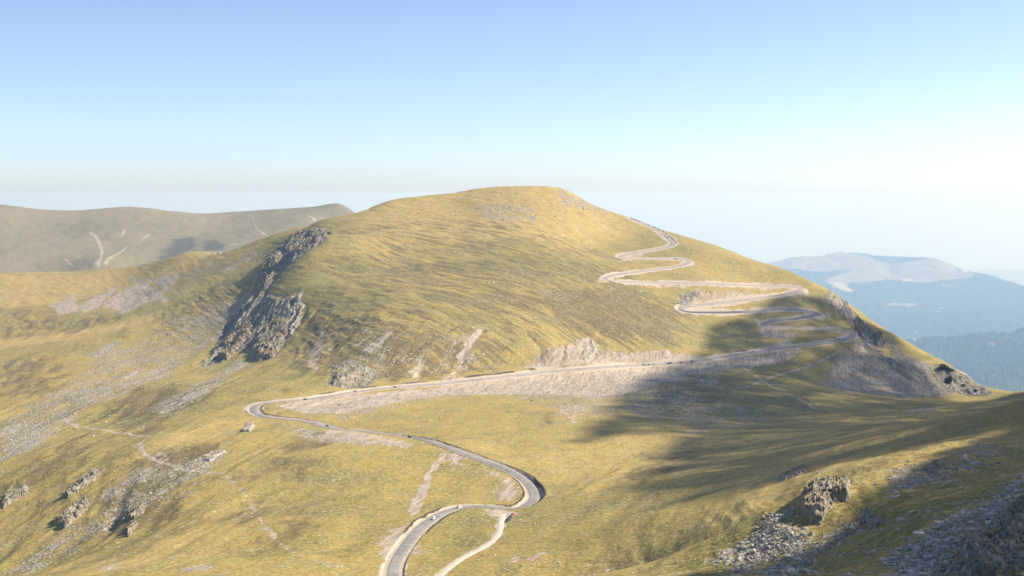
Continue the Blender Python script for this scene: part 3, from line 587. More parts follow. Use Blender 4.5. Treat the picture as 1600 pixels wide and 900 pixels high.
# ------------------------------------------------------------------ far country: ridges, forest hills, plain
FAR_S, NEAR_S, LEFT_S = 3.2, 3.2, 1.0
def sc_d(L, k): return [(a, b, c * k) for a, b, c in L]
def hill(name, pts, yr, ar, n, amp, wl, seed, ridge=0.0, lam=3e-4, floor=None):
    P = np.array([list(unp(*p)) if len(p) == 3 else list(p[:3]) for p in pts], float)
    fs = tps_fit(P, np.full(len(P), lam))
    r = np.linspace(yr[0], yr[1], n[0]); a = np.radians(np.linspace(ar[0], ar[1], n[1]))
    R_, A_ = np.meshgrid(r, a, indexing='ij'); X = R_ * np.sin(A_); Y = R_ * np.cos(A_)
    Z = tps_eval(fs, X, Y) + amp * fbm(X / wl, Y / wl, 5, seed) - ridge * (ridged(X / (wl * .6), Y / (wl * 1.3), 4, seed + 3) - .6)
    if floor is not None: Z = np.maximum(Z, floor)
    return X, Y, Z
def back(crest, steps, drop):
    out = []
    for px, py, D in crest:
        p = unp(px, py, D); h = math.hypot(p[0], p[1])
        for e in steps: out.append((p[0] * (1 + e / h), p[1] * (1 + e / h), p[2] - drop * e, 0))
    return out
# left: the long bare ridge beyond the pass
LC = [(-120,326,6000),(0,321,6000),(60,327,6000),(130,329,6050),(210,325,6100),(260,331,6150),(310,335,6200),(350,333,6200),(400,328,6200),(460,324,6150),(495,322,6100),(512,319,6090),(530,318,6080),(545,325,6080),(555,333,6100),(600,350,6100),(700,400,6100)]
LB = [(0,400,5100),(100,425,4950),(160,405,5000),(0,440,4800),(200,425,4950),(180,370,5500),(260,400,5250),(330,380,5450),(330,360,5750),(420,372,5500),(400,345,5900),(480,345,5800),(520,340,5950),(90,360,5600),(0,350,5600),(300,420,4950),(420,400,5100),(-120,400,5100),(550,420,5000),(700,450,5200),(135,400,5150)]
LC, LB = sc_d(LC, LEFT_S), sc_d(LB, LEFT_S)
X, Y, Z = hill('far_ridge', LC + LB + back(LC, (400, 1200), .4), (4620, 7150), (-26, 0), (420, 620), 6, 420, 61, 11, 4e-5)
me = np_mesh('far_ridge', np.stack([X, Y, Z], -1).reshape(-1, 3), grid_faces(*X.shape))
def plan_mask(polys, X, Y, place, feather):
    M = np.zeros(X.shape)
    for p in polys:
        q = place(p); M = np.maximum(M, 1 - sstep(-feather, feather, sdf(q, X, Y) + feather * fbm(X / (feather * 3), Y / (feather * 3), 3, 5)))
    return M
def on_hill(X, Y, Z):
    """sight lines met with a far hill's own mesh"""
    qy = 450 - FOC * (Y * SP + Z * CP) / (Y * CP - Z * SP); qx = 800 + FOC * X / (Y * CP - Z * SP)
    run = np.minimum.accumulate(qy, 0); hid = (qy > run + .3) * 1e6
    def f(px):
        out = []
        for a, b in px:
            d = (qx - a) ** 2 + (qy - b) ** 2 * 4 + hid; k = np.unravel_index(d.argmin(), d.shape); out.append((X[k], Y[k]))
        return np.array(out)
    return f
pl = on_hill(X, Y, Z)
def ribbon(pts, w):
    P_ = np.array(pts, float); t_ = np.gradient(P_, axis=0); t_ /= np.hypot(t_[:, 0], t_[:, 1])[:, None]; w = np.array(w) * .62; n_ = np.stack([-t_[:, 1], t_[:, 0]], 1) * np.array(w)[:, None]
    return [tuple(q) for q in np.r_[P_ + n_, (P_ - n_)[::-1]]]
sc_l = plan_mask([ribbon([(140,364),(149,368),(156,380),(160,392),(158,404),(150,416)], [3,4,2.5,2.5,4,9]), ribbon([(198,386),(188,394),(174,402),(164,414)], [1.5,2,3,5]), ribbon([(194,358),(192,366),(189,372)], [1.5,2,1]), ribbon([(234,366),(226,371),(218,377)], [1,2,1]), ribbon([(101,404),(108,410),(116,417)], [1.5,2,1.5]), ribbon([(395,338),(398,348),(401,358),(410,364),(428,372)], [1.3,1.3,1.5,1.5,1.5]), ribbon([(481,336),(490,343),(500,351)], [1.5,2,1.5]), ribbon([(360,382),(372,381)], [1.5,1.5])], X, Y, pl, 5)
dk_l = plan_mask([[(315,388),(322,378),(335,373),(350,382),(348,390),(318,392)], [(250,400),(270,375),(300,370),(310,385),(290,395),(240,410)]], X, Y, pl, 20)  # dark rock, then a patch of hillside shading put into the colour
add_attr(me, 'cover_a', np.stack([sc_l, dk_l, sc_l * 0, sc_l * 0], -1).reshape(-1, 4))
s = NT('bare_far_ridge'); r_, g_, b_, a_ = s.attr('cover_a'); P = s.coord(); n1 = s.noise(P, 1 / 500, 5, .6); n2 = s.noise(P, 1 / 60, 4, .65); n3 = s.noise(s.coord(1 / 30, 1 / 160, 1 / 120), 1, 3, .6)
c = s.mix(s.ramp(n1, .35, .65), (.235, .195, .125), (.185, .17, .105)); c = s.mix(s.ramp(n2, .5, .72, 0, .55), c, (.25, .20, .12)); c = s.mix(s.ramp(n3, .6, .8, 0, .4), c, (.115, .11, .06))  # paler and greyer: part of the haze is put into these colours
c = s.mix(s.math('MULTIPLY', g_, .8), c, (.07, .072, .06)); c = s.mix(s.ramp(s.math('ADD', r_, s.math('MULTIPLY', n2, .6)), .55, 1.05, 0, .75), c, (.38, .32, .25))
me.materials.append(s.bsdf(c, .95, s.bump(n2, .8, 8.0), .08))
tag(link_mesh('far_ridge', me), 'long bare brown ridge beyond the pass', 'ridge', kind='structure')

# right: bare far tops over forest, then a nearer dark forest hill
FC = [(1130,417,11600),(1180,413,11500),(1220,408,11500),(1260,404,11500),(1300,399,11500),(1340,401,11450),(1380,412,11400),(1400,417,11400),(1450,418,11000),(1490,415,10600),(1512,428,10200),(1540,430,10000),(1560,434,9900),(1600,447,9700),(1700,470,9300)]
FB = [(1200,425,10600),(1260,430,10300),(1300,441,9800),(1400,437,9900),(1500,434,9800),(1300,425,10500),(1400,428,10400),(1250,460,9300),(1350,470,9000),(1450,470,8900),(1550,470,8700),(1600,480,8500),(1450,500,8000),(1350,510,7800),(1550,505,7700),(1500,530,7100),(1600,530,7000),(1400,540,7000),(1250,520,7600),(1100,480,9000),(1700,520,7300)]
FC, FB = sc_d(FC, FAR_S), sc_d(FB, FAR_S)
X, Y, Z = hill('far_hills', FC + FB + back(FC, (700, 2500), .25), (20400, 45000), (5, 27), (320, 420), 50, 1900, 71, 160, 4e-5)
FARH = (X, Y, Z)
me = np_mesh('far_hills', np.stack([X, Y, Z], -1).reshape(-1, 3), grid_faces(*X.shape))
pl = on_hill(X, Y, Z)
bare = plan_mask([[(1100,440),(1130,412),(1200,405),(1300,396),(1400,412),(1500,412),(1516,432),(1480,437),(1400,438),(1330,442),(1300,441),(1290,436),(1310,430),(1335,424),(1330,421),(1270,423),(1230,420),(1190,425)], [(1290,438),(1310,436),(1338,457),(1320,458),(1300,450)], [(1470,446),(1495,446),(1490,450),(1475,449)], [(1385,474),(1430,474),(1428,478),(1385,478)], [(1425,528),(1450,530),(1445,535),(1425,533)]], X, Y, pl, 140)
white = plan_mask([[(1290,440),(1312,440),(1338,456),(1315,456)], [(1400,436),(1425,436),(1425,439),(1400,439)]], X, Y, pl, 54)
add_attr(me, 'cover_a', np.stack([bare, white, bare * 0, bare * 0], -1).reshape(-1, 4)); BARE = bare
s = NT('far_bare_and_forest'); r_, g_, b_, a_ = s.attr('cover_a'); P = s.coord(); n1 = s.noise(P, 1 / 900, 4, .6); n2 = s.noise(P, 1 / 75, 3, .7); n4 = s.noise(P, 1 / 330, 4, .6)
f = s.gain(s.mix(s.ramp(n4, .35, .65), (.022, .036, .02), (.04, .055, .028)), s.ramp(n2, .3, .7, .5, 1.4))
b = s.mix(s.ramp(n4, .35, .65), (.25, .195, .125), (.18, .16, .095)); b = s.mix(s.math('MULTIPLY', g_, s.ramp(n2, .4, .6)), b, (.62, .60, .57))
c = s.mix(s.ramp(s.math('ADD', r_, s.math('MULTIPLY', s.math('SUBTRACT', n4, .5), 1.1)), .3, .7), f, b)
me.materials.append(s.bsdf(c, .95, s.bump(n2, .8, 12.0), .05))
tag(link_mesh('far_hills', me), 'hazy bare hilltops above blue forest', 'hills', kind='structure')
NC = [(1300,545,6200),(1420,537,6000),(1480,537,5900),(1540,528,5700),(1600,521,5500),(1700,505,5300)]
NB = [(1450,560,5300),(1500,570,5000),(1600,560,4900),(1560,590,4550),(1600,612,4250),(1500,605,4450),(1400,590,4900),(1700,590,4500),(1650,630,4100),(1350,620,4700)]
NC, NB = sc_d(NC, NEAR_S), sc_d(NB, NEAR_S)
X, Y, Z = hill('forest_hill', NC + NB + back(NC, (400, 1200), .3), (12700, 22500), (8, 27), (200, 260), 36, 820, 81, 120)
NEARH = (X, Y, Z)
me = np_mesh('forest_hill', np.stack([X, Y, Z], -1).reshape(-1, 3), grid_faces(*X.shape))
s = NT('forest_floor'); P = s.coord(); n2 = s.noise(P, 1 / 30, 4, .7); me.materials.append(s.bsdf(s.mix(s.ramp(n2, .3, .7), (.03, .042, .02), (.07, .078, .032)), .95, None, .05))
tag(link_mesh('forest_hill', me), 'dark conifer covered hill below the saddle', 'hill', kind='structure')
# the plain, to the horizon
n_ = 96; th = np.linspace(0, 2 * math.pi, n_, endpoint=False)
rr = np.array([1.0, 4000, 15000, 30000, 60000])
V = np.array([(r * math.sin(t), r * math.cos(t), -2700 - r * r / 12.7e6) for r in rr for t in th]); i = np.arange(n_)
Fq = np.concatenate([np.stack([k * n_ + i, k * n_ + (i + 1) % n_, (k + 1) * n_ + (i + 1) % n_, (k + 1) * n_ + i], -1) for k in range(len(rr) - 1)])
s = NT('hazy_plain'); P = s.coord(); n1 = s.noise(P, 1 / 2500, 5, .6); me = np_mesh('plain', V, Fq[:, ::-1])
me.materials.append(s.bsdf(s.mix(s.ramp(n1, .4, .6), (.15, .155, .10), (.26, .235, .165)), .95, None, .05))
tag(link_mesh('plain', me), 'wide lowland plain lost in haze', 'plain', kind='structure')

# ------------------------------------------------------------------ haze: one closed box of even air round everything
def box_mesh(name, lo, hi):
    V = [(x, y, z) for z in (lo[2], hi[2]) for y in (lo[1], hi[1]) for x in (lo[0], hi[0])]
    me = bpy.data.meshes.new(name); me.from_pydata(V, [], [(0, 2, 3, 1), (4, 5, 7, 6), (0, 1, 5, 4), (2, 6, 7, 3), (0, 4, 6, 2), (1, 3, 7, 5)]); return me
hz = box_mesh('haze', (-61000, -61000, -3100), (61000, 61000, 60))
s = NT('air'); pv = s.n('ShaderNodeVolumePrincipled'); pv.inputs['Color'].default_value = (*HAZE_COLOR, 1); pv.inputs['Density'].default_value = HAZE_DENSITY; pv.inputs['Anisotropy'].default_value = .28; pv.inputs['Absorption Color'].default_value = (.72, .72, .70, 1)
s.t.links.new(pv.outputs[0], s.out.inputs['Volume'])
tag(link_mesh('haze', hz, s.m), 'thin pale blue air over the mountains', 'haze', kind='stuff')

# ------------------------------------------------------------------ unseen clouds off to the right, shaped so that their shade falls on the saddle and the near slope
SHADE = [   # traced outline of each shaded patch, and how closed its cloud is
  (.72, 950.0, [(1088,548),(1105,520),(1125,502),(1165,491),(1190,478),(1210,464),(1240,457),(1290,464),(1400,522),(1440,562),(1425,575),(1300,560),(1180,575),(1100,585),(1060,568)]),
  (.80, 950.0, [(1060,562),(1100,578),(1180,568),(1300,553),(1428,568),(1462,592),(1500,628),(1600,612),(1700,600),(1700,640),(1590,648),(1500,684),(1430,699),(1400,706),(1330,722),(1250,742),(1150,775),(1060,785),(985,774),(960,768),(1010,745),(1045,728),(1020,712),(1030,700),(1050,686),(1010,678),(960,686),(900,694),(885,688),(920,668),(945,645),(965,615),(1000,588)]),
  (.90, 320.0, [(985,915),(1060,893),(1130,880),(1205,866),(1250,856),(1296,842),(1332,806),(1356,772),(1400,742),(1445,711),(1500,697),(1600,650),(1800,600),(1900,800),(1900,1000),(1200,1000)]),
  (.85, 420.0, [(1415,690),(1440,672),(1520,648),(1600,618),(1720,600),(1720,690),(1600,655),(1500,690),(1450,704),(1425,702)])]
def cloud_geo(px, seed, cover, CLOUD_Z):
    q = survey(px); z = base(q[:, 0], q[:, 1]); k = (CLOUD_Z - z) / LDIR[2]
    p = q + k[:, None] * LDIR[None, :2]
    lo = p.min(0) - 40; hi = p.max(0) + 40; st = 2.4 if CLOUD_Z > 500 else 1.6
    X, Y = np.meshgrid(np.arange(lo[0], hi[0], st), np.arange(lo[1], hi[1], st))
    e_ = 1.0 if CLOUD_Z > 500 else .35
    d = sdf(p, X, Y) + e_ * (14 * fbm(X / 50, Y / 50, 3, seed) + 4)
    n = fbm(X / (5.5 if CLOUD_Z > 500 else 3.5), Y / (5.5 if CLOUD_Z > 500 else 3.5), 2, seed + 3) + .22 * vn(X / 40, Y / 40, seed + 5); gap = np.quantile(n, 1 - cover + .12 * 0)
    t = np.sqrt(np.clip(-d, 0, 150) / 150) * (5 + 3 * fbm(X / 90, Y / 90, 4, seed + 1)) * np.clip((n - gap) * 3, 0, 1) + .5
    top = np.stack([X, Y, CLOUD_Z + t], -1).reshape(-1, 3); bot = np.stack([X, Y, CLOUD_Z - .15 * t], -1).reshape(-1, 3)
    f = grid_faces(*X.shape); keep = (d.ravel()[f] < 0).any(1) & (n.ravel()[f].mean(1) > gap); f = f[keep]
    V = np.r_[top, bot]; f = np.r_[f, f[:, ::-1] + len(top)]; used = np.unique(f); mp = np.full(len(V), -1); mp[used] = np.arange(len(used))
    return V[used], mp[f]
cv, cf, off = [], [], 0
for k, (cover, cz, px) in enumerate(SHADE):
    v, f = cloud_geo(px, 90 + k * 7, cover, cz); cv.append(v); cf.append(f + off); off += len(v)
s = NT('cloud_white'); me = np_mesh('clouds', np.concatenate(cv), np.concatenate(cf)); me.materials.append(s.bsdf((.9, .9, .9), 1.0, None, 0))
tag(link_mesh('clouds', me), 'thin broken clouds out of view to the right, shaped for their shade', 'cloud', kind='stuff')

# ------------------------------------------------------------------ rock outcrops standing out of the slopes
def rock_material(name, lo, hi, lichen, sx, sy, rz, turf=.7):
    s = NT(name); P = s.coord(); st = s.noise(s.coord(sx, sy, .25, rz), 1, 5, .68); sm = s.noise(P, 1 / 3, 5, .7); lg = s.noise(P, 1 / 9, 4, .6)
    c = s.mix(s.ramp(st, .33, .67), lo, hi); c = s.mix(s.ramp(sm, .56, .72, 0, .7), c, (.50, .48, .43)); c = s.mix(s.ramp(lg, .5, .66, 0, lichen), c, (.15, .145, .06))
    gm = s.n('ShaderNodeNewGeometry'); sp = s.n('ShaderNodeSeparateXYZ'); s.set(sp.inputs[0], gm.outputs['Normal'])
    tf = s.ramp(s.math('ADD', sp.outputs[2], s.math('MULTIPLY', s.math('SUBTRACT', lg, .5), 1.3)), .76, .92, 0, turf)      # turf holds on the ledges
    c = s.mix(tf, c, s.mix(s.ramp(sm, .35, .65), (.16, .14, .05), (.29, .235, .09)))
    return s.bsdf(c, .92, s.bump(s.math('ADD', st, s.math('MULTIPLY', sm, .5)), .9, .8), .12)
ROCK_GREY = rock_material('grey_rock', (.125, .108, .084), (.35, .31, .245), .5, .5, .12, .6)
ROCK_CLIFF = rock_material('cliff_rock', (.088, .073, .055), (.285, .245, .19), .5, .35, .10, 1.2, .3)
ROCK_PALE = rock_material('pale_rock', (.22, .20, .17), (.48, .44, .38), .25, .4, .2, .3)
ROCK_DARK = rock_material('slaty_rock', (.14, .138, .128), (.40, .385, .345), .45, .9, .10, -.55)
def outcrop(px, hgt, seed, mat, label, res=.6, rim=3.0, dmax=4400, group=None, lean=.1, rib=1.3, dirn=1.25, step=.65):
    poly = survey(px, dmax)
    lo = poly.min(0) - 4; hi = poly.max(0) + 4
    X, Y = np.meshgrid(np.arange(lo[0], hi[0], res), np.arange(lo[1], hi[1], res))
    d = sdf(poly, X, Y) + rim * 1.3 * fbm(X / (rim * 2.2), Y / (rim * 2.2), 4, seed) + rim * .3
    c, s_ = math.cos(dirn), math.sin(dirn); u = X * c + Y * s_; w = -X * s_ + Y * c
    L = max(hgt, 2.0)
    rb = ridged(u / (L * 2.4), w / (L * .55), 4, seed + 1) - .55
    rb2 = ridged(u / (L * .6), w / (L * .2), 3, seed + 2) - .55 + .35 * fbm(X / 1.6, Y / 1.6, 2, seed + 8)
    k = sstep(rim * .6, -rim, d)
    up = k * hgt * (.75 + .55 * fbm(X / (L * 1.6), Y / (L * 1.6), 3, seed + 4)) + k * (rb * hgt * .9 + rb2 * hgt * .4) * rib
    Z0 = height(X, Y)
    blk = np.round(up / (hgt * .22)) * (hgt * .22)
    up = up * (1 - step) + blk * step
    Z = Z0 + up - 1.2 * (1 - k)
    XX = X + lean * up * -.6 + k * .25 * hgt * fbm(X / (L * .5), Y / (L * .5), 3, seed + 6)
    YY = Y - lean * up * .6 + k * .25 * hgt * fbm(X / (L * .5) + 9, Y / (L * .5), 3, seed + 7)
    V = np.stack([XX, YY, Z], -1).reshape(-1, 3); f = grid_faces(*X.shape); f = f[(d.ravel()[f] < rim * 1.1).any(1)]
    used = np.unique(f); mp = np.full(len(V), -1); mp[used] = np.arange(len(used)); V = V[used]; f = mp[f]
    o = V.mean(0); me = np_mesh('rock_outcrop', V - o, f, smooth=False)
    ob = link_mesh('rock_outcrop', me, mat); ob.location = o
    tag(ob, label, 'rock', group)
    return ob
outcrop([(1246,800),(1250,775),(1268,760),(1290,754),(1318,750),(1335,748),(1330,764),(1312,780),(1302,796),(1284,812),(1262,818)], 4.6, 201, ROCK_GREY, 'big craggy rock knoll with sunlit top above pale scree', .3, 3.4, 640, lean=.2, rib=.55, step=.25)
outcrop([(1462,910),(1482,880),(1500,850),(1525,825),(1555,800),(1604,772),(1660,755),(1690,910)], 3.4, 202, ROCK_DARK, 'large shaded slabby crag in the near right corner', .3, 3.5, 420, lean=.3, rib=.85, dirn=.45)
for px, h, sd, mt, lb, rs, rm in (
    ([(0,792),(12,774),(30,766),(46,761),(43,773),(22,786),(5,797)], 6, 203, ROCK_GREY, 'grey outcrop at the left edge of the slope', .8, 2),
    ([(97,780),(110,766),(130,747),(150,735),(163,735),(150,751),(125,769),(105,784)], 7, 204, ROCK_GREY, 'long brown rock rib running down the left slope', .8, 2.5),
    ([(88,824),(105,808),(120,795),(137,790),(139,798),(125,812),(100,830)], 9, 205, ROCK_GREY, 'steep outcrop with dark shadowed face and pale top', .7, 2.2),
    ([(188,820),(200,806),(215,791),(229,790),(226,806),(210,816)], 8, 206, ROCK_GREY, 'split outcrop above the small dark one', .7, 2.2),
    ([(194,836),(205,826),(215,822),(213,831),(200,840)], 6, 207, ROCK_GREY, 'small dark outcrop lowest on the left slope', .6, 1.6),
    ([(376,676),(383,664),(394,660),(399,670),(390,677)], 4, 208, ROCK_PALE, 'pale rock heap beside the hairpin', .7, 2),
    ([(318,718),(330,707),(348,702),(356,705),(340,713),(328,722)], 3, 209, ROCK_PALE, 'white stone blocks beside the footpath', .7, 2),
    ([(1214,746),(1238,736),(1262,730),(1262,737),(1240,745),(1220,751)], 3, 210, ROCK_GREY, 'low shaded rock rib in the valley left of the knoll', .7, 2),
    ([(1308,842),(1325,816),(1345,795),(1366,783),(1366,794),(1350,810),(1328,834)], 3.5, 211, ROCK_DARK, 'shaded rock band below the knoll', .5, 2),
    ([(1352,814),(1368,800),(1386,796),(1384,806),(1366,820)], 3, 212, ROCK_DARK, 'short shaded rock step right of the knoll', .45, 1.6),
    ([(1440,730),(1452,722),(1472,720),(1474,730),(1455,737)], 2.2, 213, ROCK_GREY, 'grey rock cluster on the shaded near slope', .5, 2),
    ([(1364,524),(1371,516),(1379,520),(1381,533),(1373,540),(1366,534)], 13, 214, ROCK_CLIFF, 'dark rock tooth on the right shoulder', 1.0, 3),
    ([(1328,495),(1340,492),(1356,506),(1362,520),(1350,530),(1336,514)], 8, 215, ROCK_CLIFF, 'grey buttress under the right skyline', 1.1, 3),
    ([(1285,462),(1296,455),(1316,468),(1318,482),(1300,476)], 4, 216, ROCK_PALE, 'pale broken rocks on the right shoulder above the hairpins', 1.1, 3),
    ([(512,598),(518,580),(540,568),(566,570),(584,588),(570,601),(540,606)], 2.6, 217, ROCK_GREY, 'rough grey crag just above the main road', 1.0, 3.5),
    ([(455,480),(462,462),(474,458),(476,478),(468,505),(456,528),(448,525)], 6, 218, ROCK_PALE, 'pale rock spine edging the cliff', 1.2, 4),
    ([(400,566),(398,545),(410,520),(432,500),(450,500),(448,525),(436,548),(424,562)], 13, 219, ROCK_CLIFF, 'lower cliff buttress above the grassy left slope', 1.2, 4),
    ([(338,560),(352,530),(375,505),(392,498),(395,520),(378,545),(355,565)], 15, 220, ROCK_CLIFF, 'dark left buttress of the cliff', 1.3, 5),
    ([(396,458),(402,432),(425,402),(440,395),(440,412),(424,440),(410,462)], 15, 221, ROCK_CLIFF, 'dark middle buttress of the cliff', 1.3, 5),
    ([(436,392),(452,374),(478,361),(508,358),(512,370),(486,384),(458,400)], 12, 222, ROCK_CLIFF, 'upper cliff band under the summit shoulder', 1.3, 5),
    ([(905,560),(914,540),(925,533),(936,545),(930,562),(915,568)], 4, 223, ROCK_PALE, 'broken pale rocks above the road cutting', 1.1, 3)):
    outcrop(px, h * (.55 if rs < 1 else .5), sd, mt, lb, rs * .75, rm if rs < 1 else rm * 1.5)

# ------------------------------------------------------------------ boulders and loose stones
rng = np.random.RandomState(23)
def stone_mesh(name, seed, sub=2):
    bm = bmesh.new(); bmesh.ops.create_icosphere(bm, subdivisions=sub, radius=1.0)
    r = np.random.RandomState(seed); ax = r.normal(size=(7, 3)); ax /= np.linalg.norm(ax, axis=1)[:, None]; off = r.uniform(.45, .85, 7)
    for v in bm.verts:
        c = np.array(v.co)
        for a, o in zip(ax, off):
            t = c @ a
            if t > o: c = c - a * (t - o)
        v.co = Vector(c * np.array([1.15, .9, .75]))
    me = bpy.data.meshes.new(name); bm.to_mesh(me); bm.free(); return me
s = NT('boulder_stone'); P = s.coord(); a1 = s.noise(P, .8, 4, .6); BOULDER = s.bsdf(s.mix(s.ramp(a1, .3, .7), (.34, .32, .28), (.60, .57, .51)), .9, s.bump(a1, .4, .2), .1)
STONES = [stone_mesh('boulder', k) for k in range(6)]
for m in STONES: m.materials.append(BOULDER)
def inside(poly, n):
    poly = np.array(poly, float); lo = poly.min(0); hi = poly.max(0); out = []
    while len(out) < n:
        p = lo + rng.rand(2) * (hi - lo)
        if sdf(poly, np.array([p[0]]), np.array([p[1]]))[0] < 0: out.append(p)
    return out
for poly, n, smin, smax, lab, grp in (
    ([(540,420),(700,390),(880,400),(900,480),(800,520),(620,500)], 48, 1.1, 2.3, 'pale boulder lying on the grassy dome face', 'boulders on the dome'),
    ([(760,325),(900,305),(950,332),(860,345),(770,350)], 26, 1.2, 2.4, 'pale boulder near the dome summit', 'boulders near the summit'),
    ([(1130,860),(1200,800),(1245,785),(1250,830),(1180,890)], 34, .35, .75, 'white boulder in the scree left of the rock knoll', 'boulders left of the knoll'),
    ([(1360,840),(1420,790),(1480,800),(1420,860),(1370,890)], 26, .4, .9, 'pale boulder on the shaded near slope', 'boulders on the near slope'),
    ([(1040,680),(1180,630),(1260,640),(1180,690),(1060,700)], 26, .8, 1.7, 'grey boulder in the cloud shadowed hollow', 'boulders in the hollow'),
    ([(60,640),(300,560),(360,580),(280,680),(100,720)], 30, .9, 2.0, 'pale boulder among the left scree', 'boulders in the left scree'),
    ([(440,600),(560,640),(860,640),(880,670),(700,660),(540,660)], 26, .8, 1.6, 'pale boulder below the road embankment', 'boulders below the embankment'),
    ([(770,870),(850,850),(880,885),(780,895)], 12, .5, .9, 'white boulder in the grass at the bottom centre', 'boulders at the bottom'),
    ([(960,740),(1240,560),(1300,600),(1060,760)], 10, .8, 1.4, 'lone grey boulder in the shaded valley', 'boulders in the shaded valley')):
    q = survey(np.array(inside(poly, n)))
    zz = height(q[:, 0], q[:, 1])
    for (x, y), z in zip(q, zz):
        r = rng.uniform(smin, smax) * (.75 + .5 * rng.rand() ** 2)
        o = bpy.data.objects.new('boulder', STONES[rng.randint(6)]); COL.objects.link(o)
        o.location = (x, y, z + .25 * r); o.scale = (r, r, r * rng.uniform(.7, 1)); o.rotation_euler = (rng.uniform(-.4, .4), rng.uniform(-.4, .4), rng.uniform(0, 6.3))
        tag(o, lab, 'boulder', grp)
# the uncounted small stones of the scree
gco = np.empty(len(ground.data.vertices) * 3, np.float32); ground.data.vertices.foreach_get('co', gco); gco = gco.reshape(-1, 3)
ca = np.empty(len(gco) * 4, np.float32); ground.data.color_attributes['cover_a'].data.foreach_get('color', ca); ca = ca.reshape(-1, 4)
an = np.arctan2(gco[:, 0], gco[:, 1]); ok = (np.abs(an) < math.radians(22)) & (gco[:, 1] > 170) & (gco[:, 1] < 3000)
dd = np.hypot(gco[:, 0], gco[:, 1])
wgt = ok * (np.clip(ca[:, 1] - .22, 0, 1) + .35 * np.clip(ca[:, 2] - .5, 0, 1) * (ca[:, 1] > .1) + .004) * np.where(dd < 640, 3.4, 1)
idx = rng.choice(len(gco), 56000, p=wgt / wgt.sum())
bm = bmesh.new(); bmesh.ops.create_icosphere(bm, subdivisions=1, radius=1.0)
iv = np.array([v.co[:] for v in bm.verts]); fv = np.array([[v.index for v in f.verts] for f in bm.faces]); bm.free()
n = len(idx); D = dd[idx]
r = np.clip(np.exp(rng.normal(-1.5, .6, n)), .1, 1.6); r = np.maximum(r, D / 1407 * .38 * np.exp(rng.normal(0, .3, n)))
V = iv[None] * (r[:, None] * rng.uniform(.6, 1.25, (n, 3)))[:, None, :] * rng.uniform(.78, 1.15, (n, len(iv), 1))
t = rng.uniform(0, 6.3, n); c, s_ = np.cos(t), np.sin(t)
V = np.stack([V[..., 0] * c[:, None] - V[..., 1] * s_[:, None], V[..., 0] * s_[:, None] + V[..., 1] * c[:, None], V[..., 2] * .7], -1)
pos = gco[idx] + rng.uniform(-.9, .9, (n, 3)) * np.array([1, 1, 0]); pos[:, 2] += .15 * r
V += pos[:, None, :]
Fq = (fv[None] + (np.arange(n) * len(iv))[:, None, None]).reshape(-1, 3)
me = np_mesh('loose_stones', V.reshape(-1, 3), Fq, smooth=False)
tone = np.repeat(rng.uniform(0, 1, n) ** 1.2, len(iv)); add_attr(me, 'cover_a', np.stack([tone] * 4, -1))
s = NT('scree_stone'); r_, _, _, _ = s.attr('cover_a'); me.materials.append(s.bsdf(s.mix(r_, (.22, .205, .18), (.56, .53, .47)), .92, None, .1))
tag(link_mesh('loose_stones', me), 'small pale stones strewn over the screes', 'stones', kind='stuff')
del V, Fq

# ------------------------------------------------------------------ walls along the road
rp = np.stack([800 + FOC * ROAD[:, 0] / (ROAD[:, 1] * CP - ROAD[:, 2] * SP), 450 - FOC * (ROAD[:, 1] * SP + ROAD[:, 2] * CP) / (ROAD[:, 1] * CP - ROAD[:, 2] * SP)], 1)
def road_i(px, py): return int(((rp - (px, py)) ** 2 * (1, 4)).sum(1).argmin())
RTAN = np.gradient(ROAD[:, :2], axis=0); RTAN /= np.hypot(RTAN[:, 0], RTAN[:, 1])[:, None]; RNRM = np.stack([RTAN[:, 1], -RTAN[:, 0]], 1)
def road_z(i, x, y): return ROAD[i, 2] * (1 - ROAD_T[i]) + float(base(x, y)) * ROAD_T[i] + .16
s = NT('wall_stone'); P = s.coord(); v = s.vor(P, 1 / .9); cc = s.n('ShaderNodeSeparateColor'); s.set(cc.inputs[0], v.outputs['Color']); n1 = s.noise(P, 1 / 5, 4, .6)
WALLM = s.bsdf(s.gain(s.mix(cc.outputs[0], (.24, .225, .205), (.40, .375, .34)), s.ramp(n1, .3, .7, .75, 1.15)), .95, s.bump(v.outputs['Distance'], .5, .3), .1)
def wall(p0, p1, up, down, label, side=None, gap=1.6):
    i0, i1 = sorted((road_i(*p0), road_i(*p1))); ii = np.arange(i0, i1 + 1, 2)
    if side is None: side = 1 if base(*(ROAD[(i0 + i1) // 2, :2] + 9 * RNRM[(i0 + i1) // 2])) < base(*(ROAD[(i0 + i1) // 2, :2] - 9 * RNRM[(i0 + i1) // 2])) else -1
    V = []
    for i in ii:
        for off, z in ((gap, -down), (gap, up), (gap + .7, up), (gap + .7 + .15 * down, -down)):
            q = ROAD[i, :2] + side * RNRM[i] * (ROAD_W[i] + off); V.append((q[0], q[1], road_z(i, *q) + z))
    n = len(ii); F_ = [(k * 4 + j, k * 4 + (j + 1) % 4, (k + 1) * 4 + (j + 1) % 4, (k + 1) * 4 + j) for k in range(n - 1) for j in range(4)] + [(0, 1, 2, 3), (n * 4 - 1, n * 4 - 2, n * 4 - 3, n * 4 - 4)]
    me = bpy.data.meshes.new('retaining_wall'); me.from_pydata(V, [], F_)
    bm = bmesh.new(); bm.from_mesh(me); bmesh.ops.recalc_face_normals(bm, faces=bm.faces); bm.to_mesh(me); bm.free()
    tag(link_mesh('retaining_wall', me, WALLM), label, 'wall')
wall((1238,542), (1330,528), .9, 9, 'long shaded retaining wall under the right hairpin')
wall((622,680), (668,688), .3, 3.0, 'short stone wall under the lower road')

